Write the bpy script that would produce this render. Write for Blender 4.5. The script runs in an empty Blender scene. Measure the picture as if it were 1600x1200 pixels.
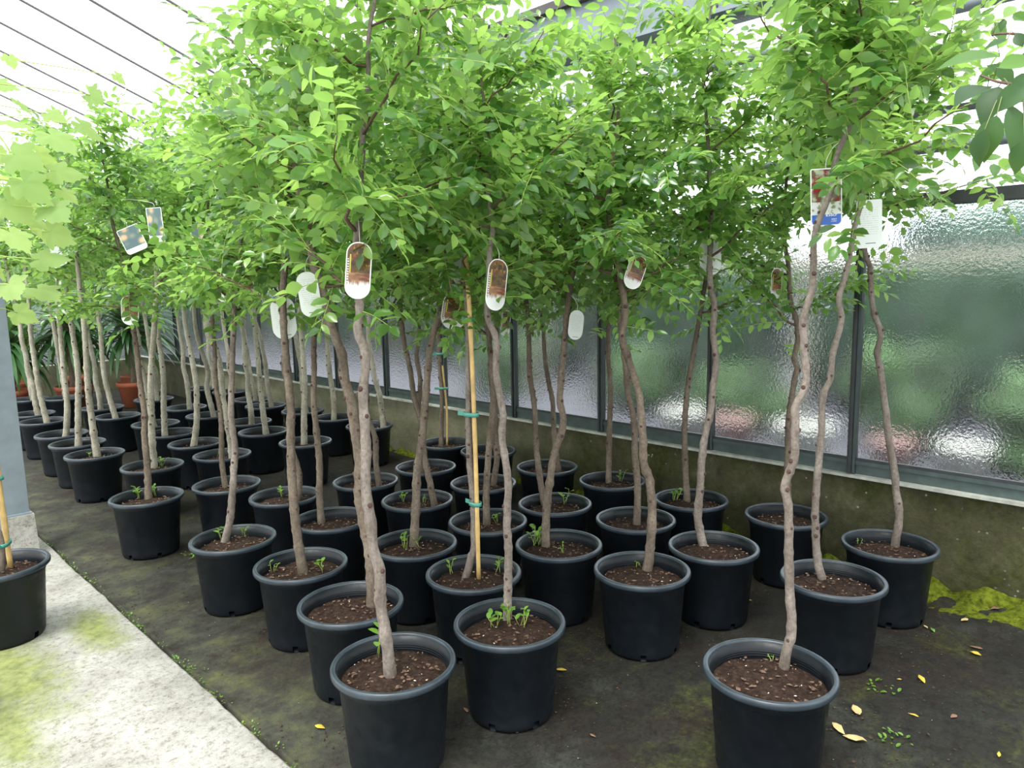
import bpy, math, random
import numpy as np
from mathutils import Vector, Matrix, Quaternion, noise

# ---------------------------------------------------------------- camera, world, exposure
scn = bpy.context.scene
col = scn.collection
HEAD = math.radians(44.715)
cam_data = bpy.data.cameras.new('camera')
cam_data.sensor_fit = 'HORIZONTAL'; cam_data.sensor_width = 36.0
cam_data.lens = 36.0 * 1150.0 / 1600.0
cam_data.clip_start = 0.05; cam_data.clip_end = 300
cam = bpy.data.objects.new('camera', cam_data); col.objects.link(cam)
_r = Vector((0.70849745, -0.70543553, -0.01980076)); _u = Vector((0.11292978, 0.08563444, 0.98990586)); _f = Vector((0.69661914, 0.70358187, -0.14033646))
cam.matrix_world = Matrix(((_r.x, _u.x, -_f.x, 0), (_r.y, _u.y, -_f.y, 0), (_r.z, _u.z, -_f.z, 1.58), (0, 0, 0, 1)))
scn.camera = cam
CAMP = np.array([0.0, 0.0, 1.58]); FW = np.array(_f); RT = np.array(_r); UPV = np.array(_u)

world = bpy.data.worlds.new('overcast_sky'); scn.world = world; world.use_nodes = True
bg = world.node_tree.nodes['Background']
bg.inputs['Color'].default_value = (0.95, 0.98, 1.0, 1); bg.inputs['Strength'].default_value = 3.3

sun_data = bpy.data.lights.new('hazy_sun', 'SUN'); sun_data.energy = 5.5; sun_data.angle = math.radians(25); sun_data.color = (1.0, 0.97, 0.9)
sun = bpy.data.objects.new('hazy_sun', sun_data); col.objects.link(sun)
sun.rotation_euler = Vector((0.42, 0.10, -1.0)).to_track_quat('-Z', 'Y').to_euler()

scn.view_settings.view_transform = 'Standard'; scn.view_settings.look = 'None'
scn.view_settings.exposure = 0.0; scn.view_settings.gamma = 1.0; scn.view_settings.use_curve_mapping = False
scn.cycles.max_bounces = 12; scn.cycles.diffuse_bounces = 7; scn.cycles.glossy_bounces = 3
scn.cycles.transmission_bounces = 8; scn.cycles.transparent_max_bounces = 16

RNG = np.random.default_rng(7)
random.seed(7)

# ---------------------------------------------------------------- materials
def new_mat(name):
    m = bpy.data.materials.new(name); m.use_nodes = True
    nt = m.node_tree; nt.nodes.clear()
    out = nt.nodes.new('ShaderNodeOutputMaterial')
    return m, nt, out

def N(nt, kind, **kw):
    n = nt.nodes.new(kind)
    for k, v in kw.items():
        if k in n.inputs: n.inputs[k].default_value = v
        else: setattr(n, k, v)
    return n

def ramp(nt, fac, stops):
    r = nt.nodes.new('ShaderNodeValToRGB')
    el = r.color_ramp.elements
    while len(el) < len(stops): el.new(0.5)
    for e, (p, c) in zip(el, stops):
        e.position = p; e.color = (*c, 1)
    nt.links.new(fac, r.inputs[0])
    return r.outputs[0]

def mixc(nt, fac, a, b, mode='MIX'):
    m = nt.nodes.new('ShaderNodeMix'); m.data_type = 'RGBA'; m.blend_type = mode
    for sock, v in ((0, fac), (6, a), (7, b)):
        if isinstance(v, bpy.types.NodeSocket): nt.links.new(v, m.inputs[sock])
        elif sock == 0: m.inputs[0].default_value = v
        else: m.inputs[sock].default_value = (*v, 1)
    return m.outputs[2]

def tex_noise(nt, scale, detail=4, rough=0.6, coord='Object', stretch=None, offset=None):
    tc = nt.nodes.new('ShaderNodeTexCoord'); n = nt.nodes.new('ShaderNodeTexNoise')
    n.inputs['Scale'].default_value = scale; n.inputs['Detail'].default_value = detail; n.inputs['Roughness'].default_value = rough
    src = tc.outputs[coord]
    if stretch or offset:
        mp = nt.nodes.new('ShaderNodeMapping')
        if stretch: mp.inputs['Scale'].default_value = stretch
        if offset: mp.inputs['Location'].default_value = offset
        nt.links.new(src, mp.inputs[0]); src = mp.outputs[0]
    nt.links.new(src, n.inputs['Vector'])
    return n.outputs['Fac']

def add_bump(nt, bsdf, height, strength=0.3, dist=0.01):
    b = nt.nodes.new('ShaderNodeBump'); b.inputs['Strength'].default_value = strength; b.inputs['Distance'].default_value = dist
    nt.links.new(height, b.inputs['Height']); nt.links.new(b.outputs[0], bsdf.inputs['Normal'])

def simple(name, rgb, rough=0.6, metal=0.0, spec=0.5, var=0.0, scale=8.0, bump=0.0, bump_scale=60.0, coord='Object'):
    m, nt, out = new_mat(name)
    p = N(nt, 'ShaderNodeBsdfPrincipled', Roughness=rough, Metallic=metal)
    p.inputs['Specular IOR Level'].default_value = spec
    if var:
        f = tex_noise(nt, scale, coord=coord)
        lo = tuple(c * (1 - var) for c in rgb); hi = tuple(min(1, c * (1 + var)) for c in rgb)
        nt.links.new(ramp(nt, f, [(0.3, lo), (0.7, hi)]), p.inputs['Base Color'])
    else:
        p.inputs['Base Color'].default_value = (*rgb, 1)
    if bump: add_bump(nt, p, tex_noise(nt, bump_scale, coord=coord), bump, 0.01)
    nt.links.new(p.outputs[0], out.inputs[0])
    return m

def leaf_mat(name, stops, trans, tfac=0.45, rough=0.38, spec=0.5):
    m, nt, out = new_mat(name)
    geo = N(nt, 'ShaderNodeNewGeometry'); oi = N(nt, 'ShaderNodeObjectInfo')
    add = N(nt, 'ShaderNodeMath', operation='ADD'); nt.links.new(geo.outputs['Random Per Island'], add.inputs[0]); nt.links.new(oi.outputs['Random'], add.inputs[1])
    fr = N(nt, 'ShaderNodeMath', operation='FRACT'); nt.links.new(add.outputs[0], fr.inputs[0])
    c = ramp(nt, fr.outputs[0], stops)
    p = N(nt, 'ShaderNodeBsdfPrincipled', Roughness=rough); p.inputs['Specular IOR Level'].default_value = spec
    # matt pale underside, darker glossy upper side
    up_c = mixc(nt, 1.0, c, (0.80, 0.86, 0.80), 'MULTIPLY'); lo_c = mixc(nt, 0.30, c, (0.30, 0.40, 0.20))
    nt.links.new(mixc(nt, geo.outputs['Backfacing'], lo_c, up_c), p.inputs['Base Color'])
    rr = N(nt, 'ShaderNodeMapRange'); nt.links.new(geo.outputs['Backfacing'], rr.inputs['Value']); rr.inputs['To Min'].default_value = rough + 0.25; rr.inputs['To Max'].default_value = rough
    nt.links.new(rr.outputs[0], p.inputs['Roughness'])
    t = N(nt, 'ShaderNodeBsdfTranslucent')
    nt.links.new(mixc(nt, 0.65, c, trans), t.inputs['Color'])
    mx = N(nt, 'ShaderNodeMixShader'); mx.inputs[0].default_value = tfac
    nt.links.new(p.outputs[0], mx.inputs[1]); nt.links.new(t.outputs[0], mx.inputs[2])
    nt.links.new(mx.outputs[0], out.inputs[0])
    return m

def bark_mat(name, lo, mid, hi, scale=14, knots=True):
    m, nt, out = new_mat(name)
    p = N(nt, 'ShaderNodeBsdfPrincipled', Roughness=0.8); p.inputs['Specular IOR Level'].default_value = 0.25
    f = tex_noise(nt, scale, 6, 0.65, stretch=(1, 1, 0.35))
    c = ramp(nt, f, [(0.28, lo), (0.5, mid), (0.72, hi)])
    g = tex_noise(nt, 90, 3, 0.7)
    c = mixc(nt, 0.5, c, ramp(nt, g, [(0.32, (0.25, 0.23, 0.22)), (0.6, (1, 1, 1))]), 'MULTIPLY')
    nt.links.new(c, p.inputs['Base Color'])
    add_bump(nt, p, tex_noise(nt, 70, 5, 0.7, stretch=(1, 1, 0.5)), 0.6, 0.006)
    nt.links.new(p.outputs[0], out.inputs[0])
    return m

M = {}
M['leaf'] = leaf_mat('jujube_leaf', [(0.0, (0.024, 0.085, 0.024)), (0.4, (0.065, 0.175, 0.04)), (0.75, (0.15, 0.325, 0.065)), (1.0, (0.36, 0.52, 0.13))], (0.45, 0.73, 0.14), 0.5, 0.2, 0.7)
M['grape_leaf'] = leaf_mat('grape_leaf', [(0.0, (0.18, 0.33, 0.08)), (1.0, (0.32, 0.48, 0.13))], (0.62, 0.76, 0.22), 0.55, 0.5)
M['pear_leaf'] = leaf_mat('pear_leaf', [(0.0, (0.022, 0.06, 0.022)), (0.8, (0.045, 0.11, 0.035)), (1.0, (0.16, 0.30, 0.05))], (0.42, 0.58, 0.08), 0.2, 0.45, 0.2)
M['dracaena_leaf'] = leaf_mat('dracaena_leaf', [(0.0, (0.02, 0.07, 0.025)), (1.0, (0.06, 0.16, 0.05))], (0.2, 0.4, 0.06), 0.2, 0.35)
M['shrub_leaf'] = leaf_mat('shrub_leaf', [(0.0, (0.08, 0.20, 0.02)), (1.0, (0.25, 0.42, 0.06))], (0.4, 0.6, 0.06), 0.4, 0.4)
M['weed_leaf'] = leaf_mat('weed_leaf', [(0.0, (0.10, 0.22, 0.025)), (1.0, (0.20, 0.36, 0.05))], (0.4, 0.6, 0.06), 0.3, 0.45)
M['bark'] = bark_mat('grey_brown_bark', (0.10, 0.078, 0.062), (0.205, 0.172, 0.145), (0.33, 0.285, 0.245))
M['bark_brown'] = bark_mat('brown_bark', (0.075, 0.058, 0.042), (0.165, 0.13, 0.098), (0.26, 0.215, 0.165))
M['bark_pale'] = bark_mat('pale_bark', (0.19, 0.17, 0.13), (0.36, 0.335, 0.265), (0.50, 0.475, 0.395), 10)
M['knot'] = simple('red_brown_knot', (0.075, 0.036, 0.028), 0.8, var=0.4, scale=60, bump=0.5, bump_scale=120)
M['branch'] = simple('dark_branch_bark', (0.10, 0.055, 0.04), 0.75, var=0.35, scale=30)
M['twig'] = simple('green_twig', (0.30, 0.40, 0.08), 0.6, var=0.2, scale=20)
M['stalk'] = simple('leaf_stalk', (0.14, 0.17, 0.05), 0.6)
M['bamboo'] = simple('bamboo_cane', (0.55, 0.37, 0.14), 0.45, var=0.25, scale=14)
M['tie'] = simple('green_tie', (0.07, 0.28, 0.22), 0.45)
M['terracotta'] = simple('terracotta', (0.36, 0.10, 0.045), 0.75, var=0.15, scale=6)
M['galv'] = simple('galvanised_steel', (0.19, 0.23, 0.255), 0.5, 0.2, var=0.12, scale=9)
M['dark_frame'] = simple('dark_frame_paint', (0.028, 0.032, 0.033), 0.5, var=0.3, scale=12)
M['grey_frame'] = simple('weathered_grey_frame', (0.05, 0.072, 0.068), 0.55, 0.1, var=0.3, scale=10)
M['gutter'] = simple('zinc_gutter', (0.20, 0.235, 0.26), 0.45, 0.3, var=0.1, scale=6)
M['roof_bar'] = simple('roof_bar_paint', (0.06, 0.05, 0.052), 0.5, var=0.2, scale=6)
M['white_paint'] = simple('white_paint', (0.75, 0.76, 0.74), 0.5, var=0.08, scale=5)
M['sill_edge'] = simple('pale_sill_edge', (0.36, 0.37, 0.33), 0.6, var=0.35, scale=12)
M['string'] = simple('tag_string', (0.75, 0.75, 0.72), 0.6)
M['yellow_leaf'] = simple('yellow_fallen_leaf', (0.62, 0.44, 0.05), 0.6, var=0.25, scale=40)
M['tan_leaf'] = simple('tan_fallen_leaf', (0.55, 0.42, 0.19), 0.7, var=0.25, scale=40)
M['brown_leaf'] = simple('brown_fallen_leaf', (0.22, 0.12, 0.075), 0.75, var=0.3, scale=40)
M['green_fallen'] = simple('green_fallen_leaf', (0.12, 0.28, 0.06), 0.6, var=0.2, scale=40)
M['chip'] = simple('bark_chip', (0.12, 0.07, 0.046), 0.9, var=0.5, scale=40)
M['crumb'] = simple('dirt_crumb', (0.05, 0.029, 0.018), 0.95, var=0.8, scale=9)
M['perlite'] = simple('pale_grit', (0.6, 0.52, 0.42), 0.8)
M['hedge'] = simple('hedge_green', (0.012, 0.038, 0.012), 0.9, var=0.8, scale=3.5, bump=1.0, bump_scale=14)
M['shrub_light'] = simple('light_shrub', (0.05, 0.095, 0.032), 0.9, var=0.9, scale=5, bump=1.0, bump_scale=16)
M['far_tree'] = simple('far_tree_green', (0.07, 0.12, 0.085), 0.8, var=0.5, scale=1.6, bump=1.0, bump_scale=6)
M['beige'] = simple('beige_beam', (0.34, 0.31, 0.24), 0.7, var=0.1, scale=3)
M['gravel'] = simple('outdoor_gravel', (0.098, 0.094, 0.108), 0.9, var=0.25, scale=1.4, bump=0.4, bump_scale=40)
M['pale_pot'] = simple('pale_planter', (0.42, 0.41, 0.37), 0.7, var=0.1, scale=4)
M['pink_pot'] = simple('pink_planter', (0.28, 0.17, 0.15), 0.7, var=0.1, scale=4)

def mat_pot():
    m, nt, out = new_mat('black_pot_plastic')
    p = N(nt, 'ShaderNodeBsdfPrincipled', Roughness=0.42); p.inputs['Specular IOR Level'].default_value = 0.32
    f = tex_noise(nt, 9, 5, 0.65)
    c = ramp(nt, f, [(0.35, (0.0035, 0.0055, 0.008)), (0.62, (0.006, 0.0085, 0.0115)), (0.85, (0.014, 0.017, 0.018))])
    nt.links.new(c, p.inputs['Base Color'])
    nt.links.new(ramp(nt, tex_noise(nt, 22, 4), [(0.3, (0.34,) * 3), (0.7, (0.55,) * 3)]), p.inputs['Roughness'])
    add_bump(nt, p, tex_noise(nt, 120, 3), 0.08, 0.003)
    nt.links.new(p.outputs[0], out.inputs[0]); return m
M['pot'] = mat_pot()
M['rim'] = simple('worn_sky_sheen_rim', (0.024, 0.034, 0.044), 0.36, var=0.35, scale=14)  # lighter blue grey: plastic wear plus sky reflection put into the base colour

def mat_soil():
    m, nt, out = new_mat('potting_soil')
    p = N(nt, 'ShaderNodeBsdfPrincipled', Roughness=0.95); p.inputs['Specular IOR Level'].default_value = 0.15
    f = tex_noise(nt, 60, 8, 0.75)
    c = ramp(nt, f, [(0.3, (0.010, 0.006, 0.005)), (0.5, (0.036, 0.021, 0.015)), (0.66, (0.085, 0.052, 0.037)), (0.8, (0.20, 0.13, 0.09))])
    nt.links.new(c, p.inputs['Base Color'])
    add_bump(nt, p, tex_noise(nt, 85, 6, 0.75), 1.0, 0.012)
    nt.links.new(p.outputs[0], out.inputs[0]); return m
M['soil'] = mat_soil()

def mat_concrete():
    m, nt, out = new_mat('walkway_concrete')
    p = N(nt, 'ShaderNodeBsdfPrincipled', Roughness=0.85); p.inputs['Specular IOR Level'].default_value = 0.3
    f = tex_noise(nt, 3.0, 8, 0.7)
    c = ramp(nt, f, [(0.3, (0.235, 0.223, 0.20)), (0.5, (0.345, 0.335, 0.31)), (0.7, (0.445, 0.435, 0.41))])
    g = tex_noise(nt, 45, 6, 0.8)
    c = mixc(nt, 0.8, c, ramp(nt, g, [(0.36, (0.38, 0.33, 0.27)), (0.48, (0.95, 0.94, 0.92)), (0.66, (1.2, 1.2, 1.2))]), 'MULTIPLY')
    # dark specks
    v = N(nt, 'ShaderNodeTexVoronoi', Scale=26.0); tc = N(nt, 'ShaderNodeTexCoord'); nt.links.new(tc.outputs['Object'], v.inputs['Vector'])
    sp = ramp(nt, v.outputs['Distance'], [(0.0, (1, 1, 1)), (0.10, (1, 1, 1)), (0.16, (0, 0, 0))])
    sel = ramp(nt, tex_noise(nt, 7, 3), [(0.55, (0, 0, 0)), (0.62, (0.8, 0.8, 0.8))])
    c = mixc(nt, mixc(nt, 1.0, sp, sel, 'MULTIPLY'), c, (0.16, 0.12, 0.09))
    # algae stain: a patch with its own outline on the slab, ragged by noise
    sx = N(nt, 'ShaderNodeSeparateXYZ'); nt.links.new(tc.outputs['Object'], sx.inputs[0])
    def blob(cx, cy, rx, ry):
        mp = N(nt, 'ShaderNodeMapping'); mp.inputs['Location'].default_value = (-cx / rx, -cy / ry, 0); mp.inputs['Scale'].default_value = (1 / rx, 1 / ry, 0)
        nt.links.new(tc.outputs['Object'], mp.inputs[0])
        ln = N(nt, 'ShaderNodeVectorMath', operation='LENGTH'); nt.links.new(mp.outputs[0], ln.inputs[0])
        return ln.outputs['Value']
    d1 = blob(0.50, 3.48, 0.17, 0.48); d2 = blob(0.88, 3.68, 0.09, 0.26); d3 = blob(0.42, 3.05, 0.09, 0.36)
    mn = N(nt, 'ShaderNodeMath', operation='MINIMUM'); nt.links.new(d1, mn.inputs[0]); nt.links.new(d2, mn.inputs[1])
    mn2 = N(nt, 'ShaderNodeMath', operation='MINIMUM'); nt.links.new(mn.outputs[0], mn2.inputs[0]); nt.links.new(d3, mn2.inputs[1])
    nz = tex_noise(nt, 10, 8, 0.8)
    sc = N(nt, 'ShaderNodeMath', operation='MULTIPLY_ADD'); nt.links.new(nz, sc.inputs[0]); sc.inputs[1].default_value = 2.6; nt.links.new(mn2.outputs[0], sc.inputs[2])
    mask = ramp(nt, sc.outputs[0], [(0.0, (1, 1, 1))] + [(0.99, (1, 1, 1)), (1.0, (0, 0, 0))])
    sub = N(nt, 'ShaderNodeMapRange'); sub.inputs['From Min'].default_value = 1.75; sub.inputs['From Max'].default_value = 2.75; sub.inputs['To Min'].default_value = 1.0; sub.inputs['To Max'].default_value = 0.0
    nt.links.new(sc.outputs[0], sub.inputs['Value'])
    al = N(nt, 'ShaderNodeMath', operation='MULTIPLY'); nt.links.new(sub.outputs[0], al.inputs[0]); al.inputs[1].default_value = 0.85
    algae = ramp(nt, tex_noise(nt, 30, 5), [(0.3, (0.10, 0.13, 0.02)), (0.7, (0.27, 0.30, 0.08))])
    c = mixc(nt, al.outputs[0], c, algae)
    nt.links.new(c, p.inputs['Base Color'])
    add_bump(nt, p, tex_noise(nt, 55, 8, 0.75), 0.6, 0.008)
    nt.links.new(p.outputs[0], out.inputs[0]); return m
M['concrete'] = mat_concrete()

def mat_matting():
    m, nt, out = new_mat('weed_matting')
    p = N(nt, 'ShaderNodeBsdfPrincipled', Roughness=0.8); p.inputs['Specular IOR Level'].default_value = 0.3
    base = ramp(nt, tex_noise(nt, 2.2, 7, 0.7), [(0.3, (0.0065, 0.006, 0.005)), (0.52, (0.0155, 0.015, 0.0115)), (0.68, (0.034, 0.037, 0.031)), (0.8, (0.06, 0.07, 0.066))])
    dirt = ramp(nt, tex_noise(nt, 1.7, 9, 0.75, offset=(3, 1, 0)), [(0.47, (0, 0, 0)), (0.60, (1, 1, 1))])
    c = mixc(nt, dirt, base, (0.017, 0.0105, 0.0066))
    moss = ramp(nt, tex_noise(nt, 2.6, 9, 0.78, offset=(7, 4, 2)), [(0.52, (0, 0, 0)), (0.68, (0.85, 0.85, 0.85))])
    c = mixc(nt, moss, c, ramp(nt, tex_noise(nt, 40, 4), [(0.3, (0.022, 0.028, 0.004)), (0.7, (0.075, 0.085, 0.014))]))
    # fine crumbs of dirt
    fine = ramp(nt, tex_noise(nt, 70, 6, 0.8), [(0.38, (0.2, 0.17, 0.15)), (0.5, (1, 1, 1)), (0.7, (1.5, 1.5, 1.5))])
    c = mixc(nt, 0.7, c, fine, 'MULTIPLY')
    c = mixc(nt, 0.75, c, ramp(nt, tex_noise(nt, 16, 8, 0.8, offset=(2, 2, 2)), [(0.40, (0.30, 0.25, 0.22)), (0.5, (1, 1, 1)), (0.66, (1.35, 1.35, 1.3))]), 'MULTIPLY')
    # sandy film on the strip next to the walkway, where people step off the slab
    tc = N(nt, 'ShaderNodeTexCoord'); sx = N(nt, 'ShaderNodeSeparateXYZ'); nt.links.new(tc.outputs['Object'], sx.inputs[0])
    wob = N(nt, 'ShaderNodeMath', operation='MULTIPLY_ADD'); nt.links.new(tex_noise(nt, 3.5, 7, 0.75, offset=(1, 9, 0)), wob.inputs[0]); wob.inputs[1].default_value = 1.4; nt.links.new(sx.outputs['X'], wob.inputs[2])
    mr = N(nt, 'ShaderNodeMapRange'); nt.links.new(wob.outputs[0], mr.inputs['Value']); mr.inputs['From Min'].default_value = 1.75; mr.inputs['From Max'].default_value = 2.25; mr.inputs['To Min'].default_value = 0.7; mr.inputs['To Max'].default_value = 0.0
    c = mixc(nt, mr.outputs[0], c, ramp(nt, tex_noise(nt, 5, 7, 0.75), [(0.36, (0.022, 0.015, 0.009)), (0.48, (0.055, 0.055, 0.042)), (0.6, (0.10, 0.105, 0.05)), (0.72, (0.16, 0.155, 0.05))]))
    nt.links.new(c, p.inputs['Base Color'])
    add_bump(nt, p, tex_noise(nt, 45, 8, 0.75), 0.7, 0.012)
    nt.links.new(p.outputs[0], out.inputs[0]); return m
M['matting'] = mat_matting()

def mat_mossy_wall():
    m, nt, out = new_mat('mossy_concrete_wall')
    p = N(nt, 'ShaderNodeBsdfPrincipled', Roughness=0.9); p.inputs['Specular IOR Level'].default_value = 0.2
    c = ramp(nt, tex_noise(nt, 5, 8, 0.75), [(0.3, (0.035, 0.033, 0.018)), (0.55, (0.085, 0.082, 0.045)), (0.75, (0.16, 0.155, 0.10))])
    moss = ramp(nt, tex_noise(nt, 2.0, 8, 0.75, offset=(2, 5, 0)), [(0.42, (0, 0, 0)), (0.6, (0.9, 0.9, 0.9))])
    c = mixc(nt, moss, c, ramp(nt, tex_noise(nt, 35, 5), [(0.3, (0.016, 0.021, 0.004)), (0.7, (0.06, 0.068, 0.012))]))
    v = N(nt, 'ShaderNodeTexVoronoi', Scale=30.0); tc = N(nt, 'ShaderNodeTexCoord'); nt.links.new(tc.outputs['Object'], v.inputs['Vector'])
    sp = ramp(nt, v.outputs['Distance'], [(0.0, (1, 1, 1)), (0.13, (1, 1, 1)), (0.22, (0, 0, 0))])
    sel = ramp(nt, tex_noise(nt, 9, 2, offset=(4, 4, 4)), [(0.6, (0, 0, 0)), (0.66, (0.7, 0.7, 0.7))])
    c = mixc(nt, mixc(nt, 1.0, sp, sel, 'MULTIPLY'), c, (0.42, 0.42, 0.36))
    # the far end of the wall is drier: paler render without moss
    sx = N(nt, 'ShaderNodeSeparateXYZ'); nt.links.new(tc.outputs['Object'], sx.inputs[0])
    mr = N(nt, 'ShaderNodeMapRange'); nt.links.new(sx.outputs['Y'], mr.inputs['Value']); mr.inputs['From Min'].default_value = 3.2; mr.inputs['From Max'].default_value = 5.0; mr.inputs['To Max'].default_value = 0.75
    c = mixc(nt, mr.outputs[0], c, ramp(nt, tex_noise(nt, 4, 7, 0.7), [(0.3, (0.14, 0.135, 0.08)), (0.7, (0.30, 0.29, 0.21))]))
    nt.links.new(c, p.inputs['Base Color'])
    add_bump(nt, p, tex_noise(nt, 40, 8, 0.75), 0.8, 0.012)
    nt.links.new(p.outputs[0], out.inputs[0]); return m
M['mossy_wall'] = mat_mossy_wall()
M['moss'] = simple('bright_moss', (0.085, 0.105, 0.009), 0.95, var=0.7, scale=30, bump=1.0, bump_scale=90, spec=0.1)

def mat_hammered():
    m, nt, out = new_mat('hammered_glass')
    g = N(nt, 'ShaderNodeBsdfRefraction', Roughness=0.08, IOR=1.45); g.inputs['Color'].default_value = (0.93, 0.96, 0.98, 1)
    b = N(nt, 'ShaderNodeBump', Strength=0.6, Distance=0.003)
    nt.links.new(tex_noise(nt, 62, 2, 0.5), b.inputs['Height']); nt.links.new(b.outputs[0], g.inputs['Normal'])
    gl = N(nt, 'ShaderNodeBsdfGlossy', Roughness=0.12); gl.inputs['Color'].default_value = (0.9, 0.92, 0.95, 1)
    nt.links.new(b.outputs[0], gl.inputs['Normal'])
    fz = N(nt, 'ShaderNodeFresnel', IOR=1.2)
    mx = N(nt, 'ShaderNodeMixShader'); nt.links.new(fz.outputs[0], mx.inputs[0]); nt.links.new(g.outputs[0], mx.inputs[1]); nt.links.new(gl.outputs[0], mx.inputs[2])
    # thin film of dirt and lime on the pane
    df = N(nt, 'ShaderNodeBsdfTranslucent'); df.inputs['Color'].default_value = (0.62, 0.64, 0.66, 1)
    mr = N(nt, 'ShaderNodeMapRange'); nt.links.new(tex_noise(nt, 3, 6, 0.7), mr.inputs['Value']); mr.inputs['From Min'].default_value = 0.3; mr.inputs['From Max'].default_value = 0.7; mr.inputs['To Min'].default_value = 0.0; mr.inputs['To Max'].default_value = 0.05
    m2 = N(nt, 'ShaderNodeMixShader'); nt.links.new(mr.outputs[0], m2.inputs[0]); nt.links.new(mx.outputs[0], m2.inputs[1]); nt.links.new(df.outputs[0], m2.inputs[2])
    nt.links.new(m2.outputs[0], out.inputs[0]); return m
M['hammered'] = mat_hammered()

def mat_clear(name, milk, tint):
    m, nt, out = new_mat(name)
    t = N(nt, 'ShaderNodeBsdfTransparent'); t.inputs['Color'].default_value = (*tint, 1)
    d = N(nt, 'ShaderNodeBsdfTranslucent'); d.inputs['Color'].default_value = (0.9, 0.92, 0.93, 1)
    gl = N(nt, 'ShaderNodeBsdfGlossy', Roughness=0.15)
    mx = N(nt, 'ShaderNodeMixShader'); mx.inputs[0].default_value = milk
    nt.links.new(t.outputs[0], mx.inputs[1]); nt.links.new(d.outputs[0], mx.inputs[2])
    m2 = N(nt, 'ShaderNodeMixShader'); m2.inputs[0].default_value = 0.02; nt.links.new(mx.outputs[0], m2.inputs[1]); nt.links.new(gl.outputs[0], m2.inputs[2])
    nt.links.new(m2.outputs[0], out.inputs[0]); return m
M['roof_glass'] = mat_clear('roof_glass', 0.12, (0.96, 0.98, 0.98))
M['clear_glass'] = mat_clear('clear_glass', 0.08, (0.96, 0.98, 0.98))

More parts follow.
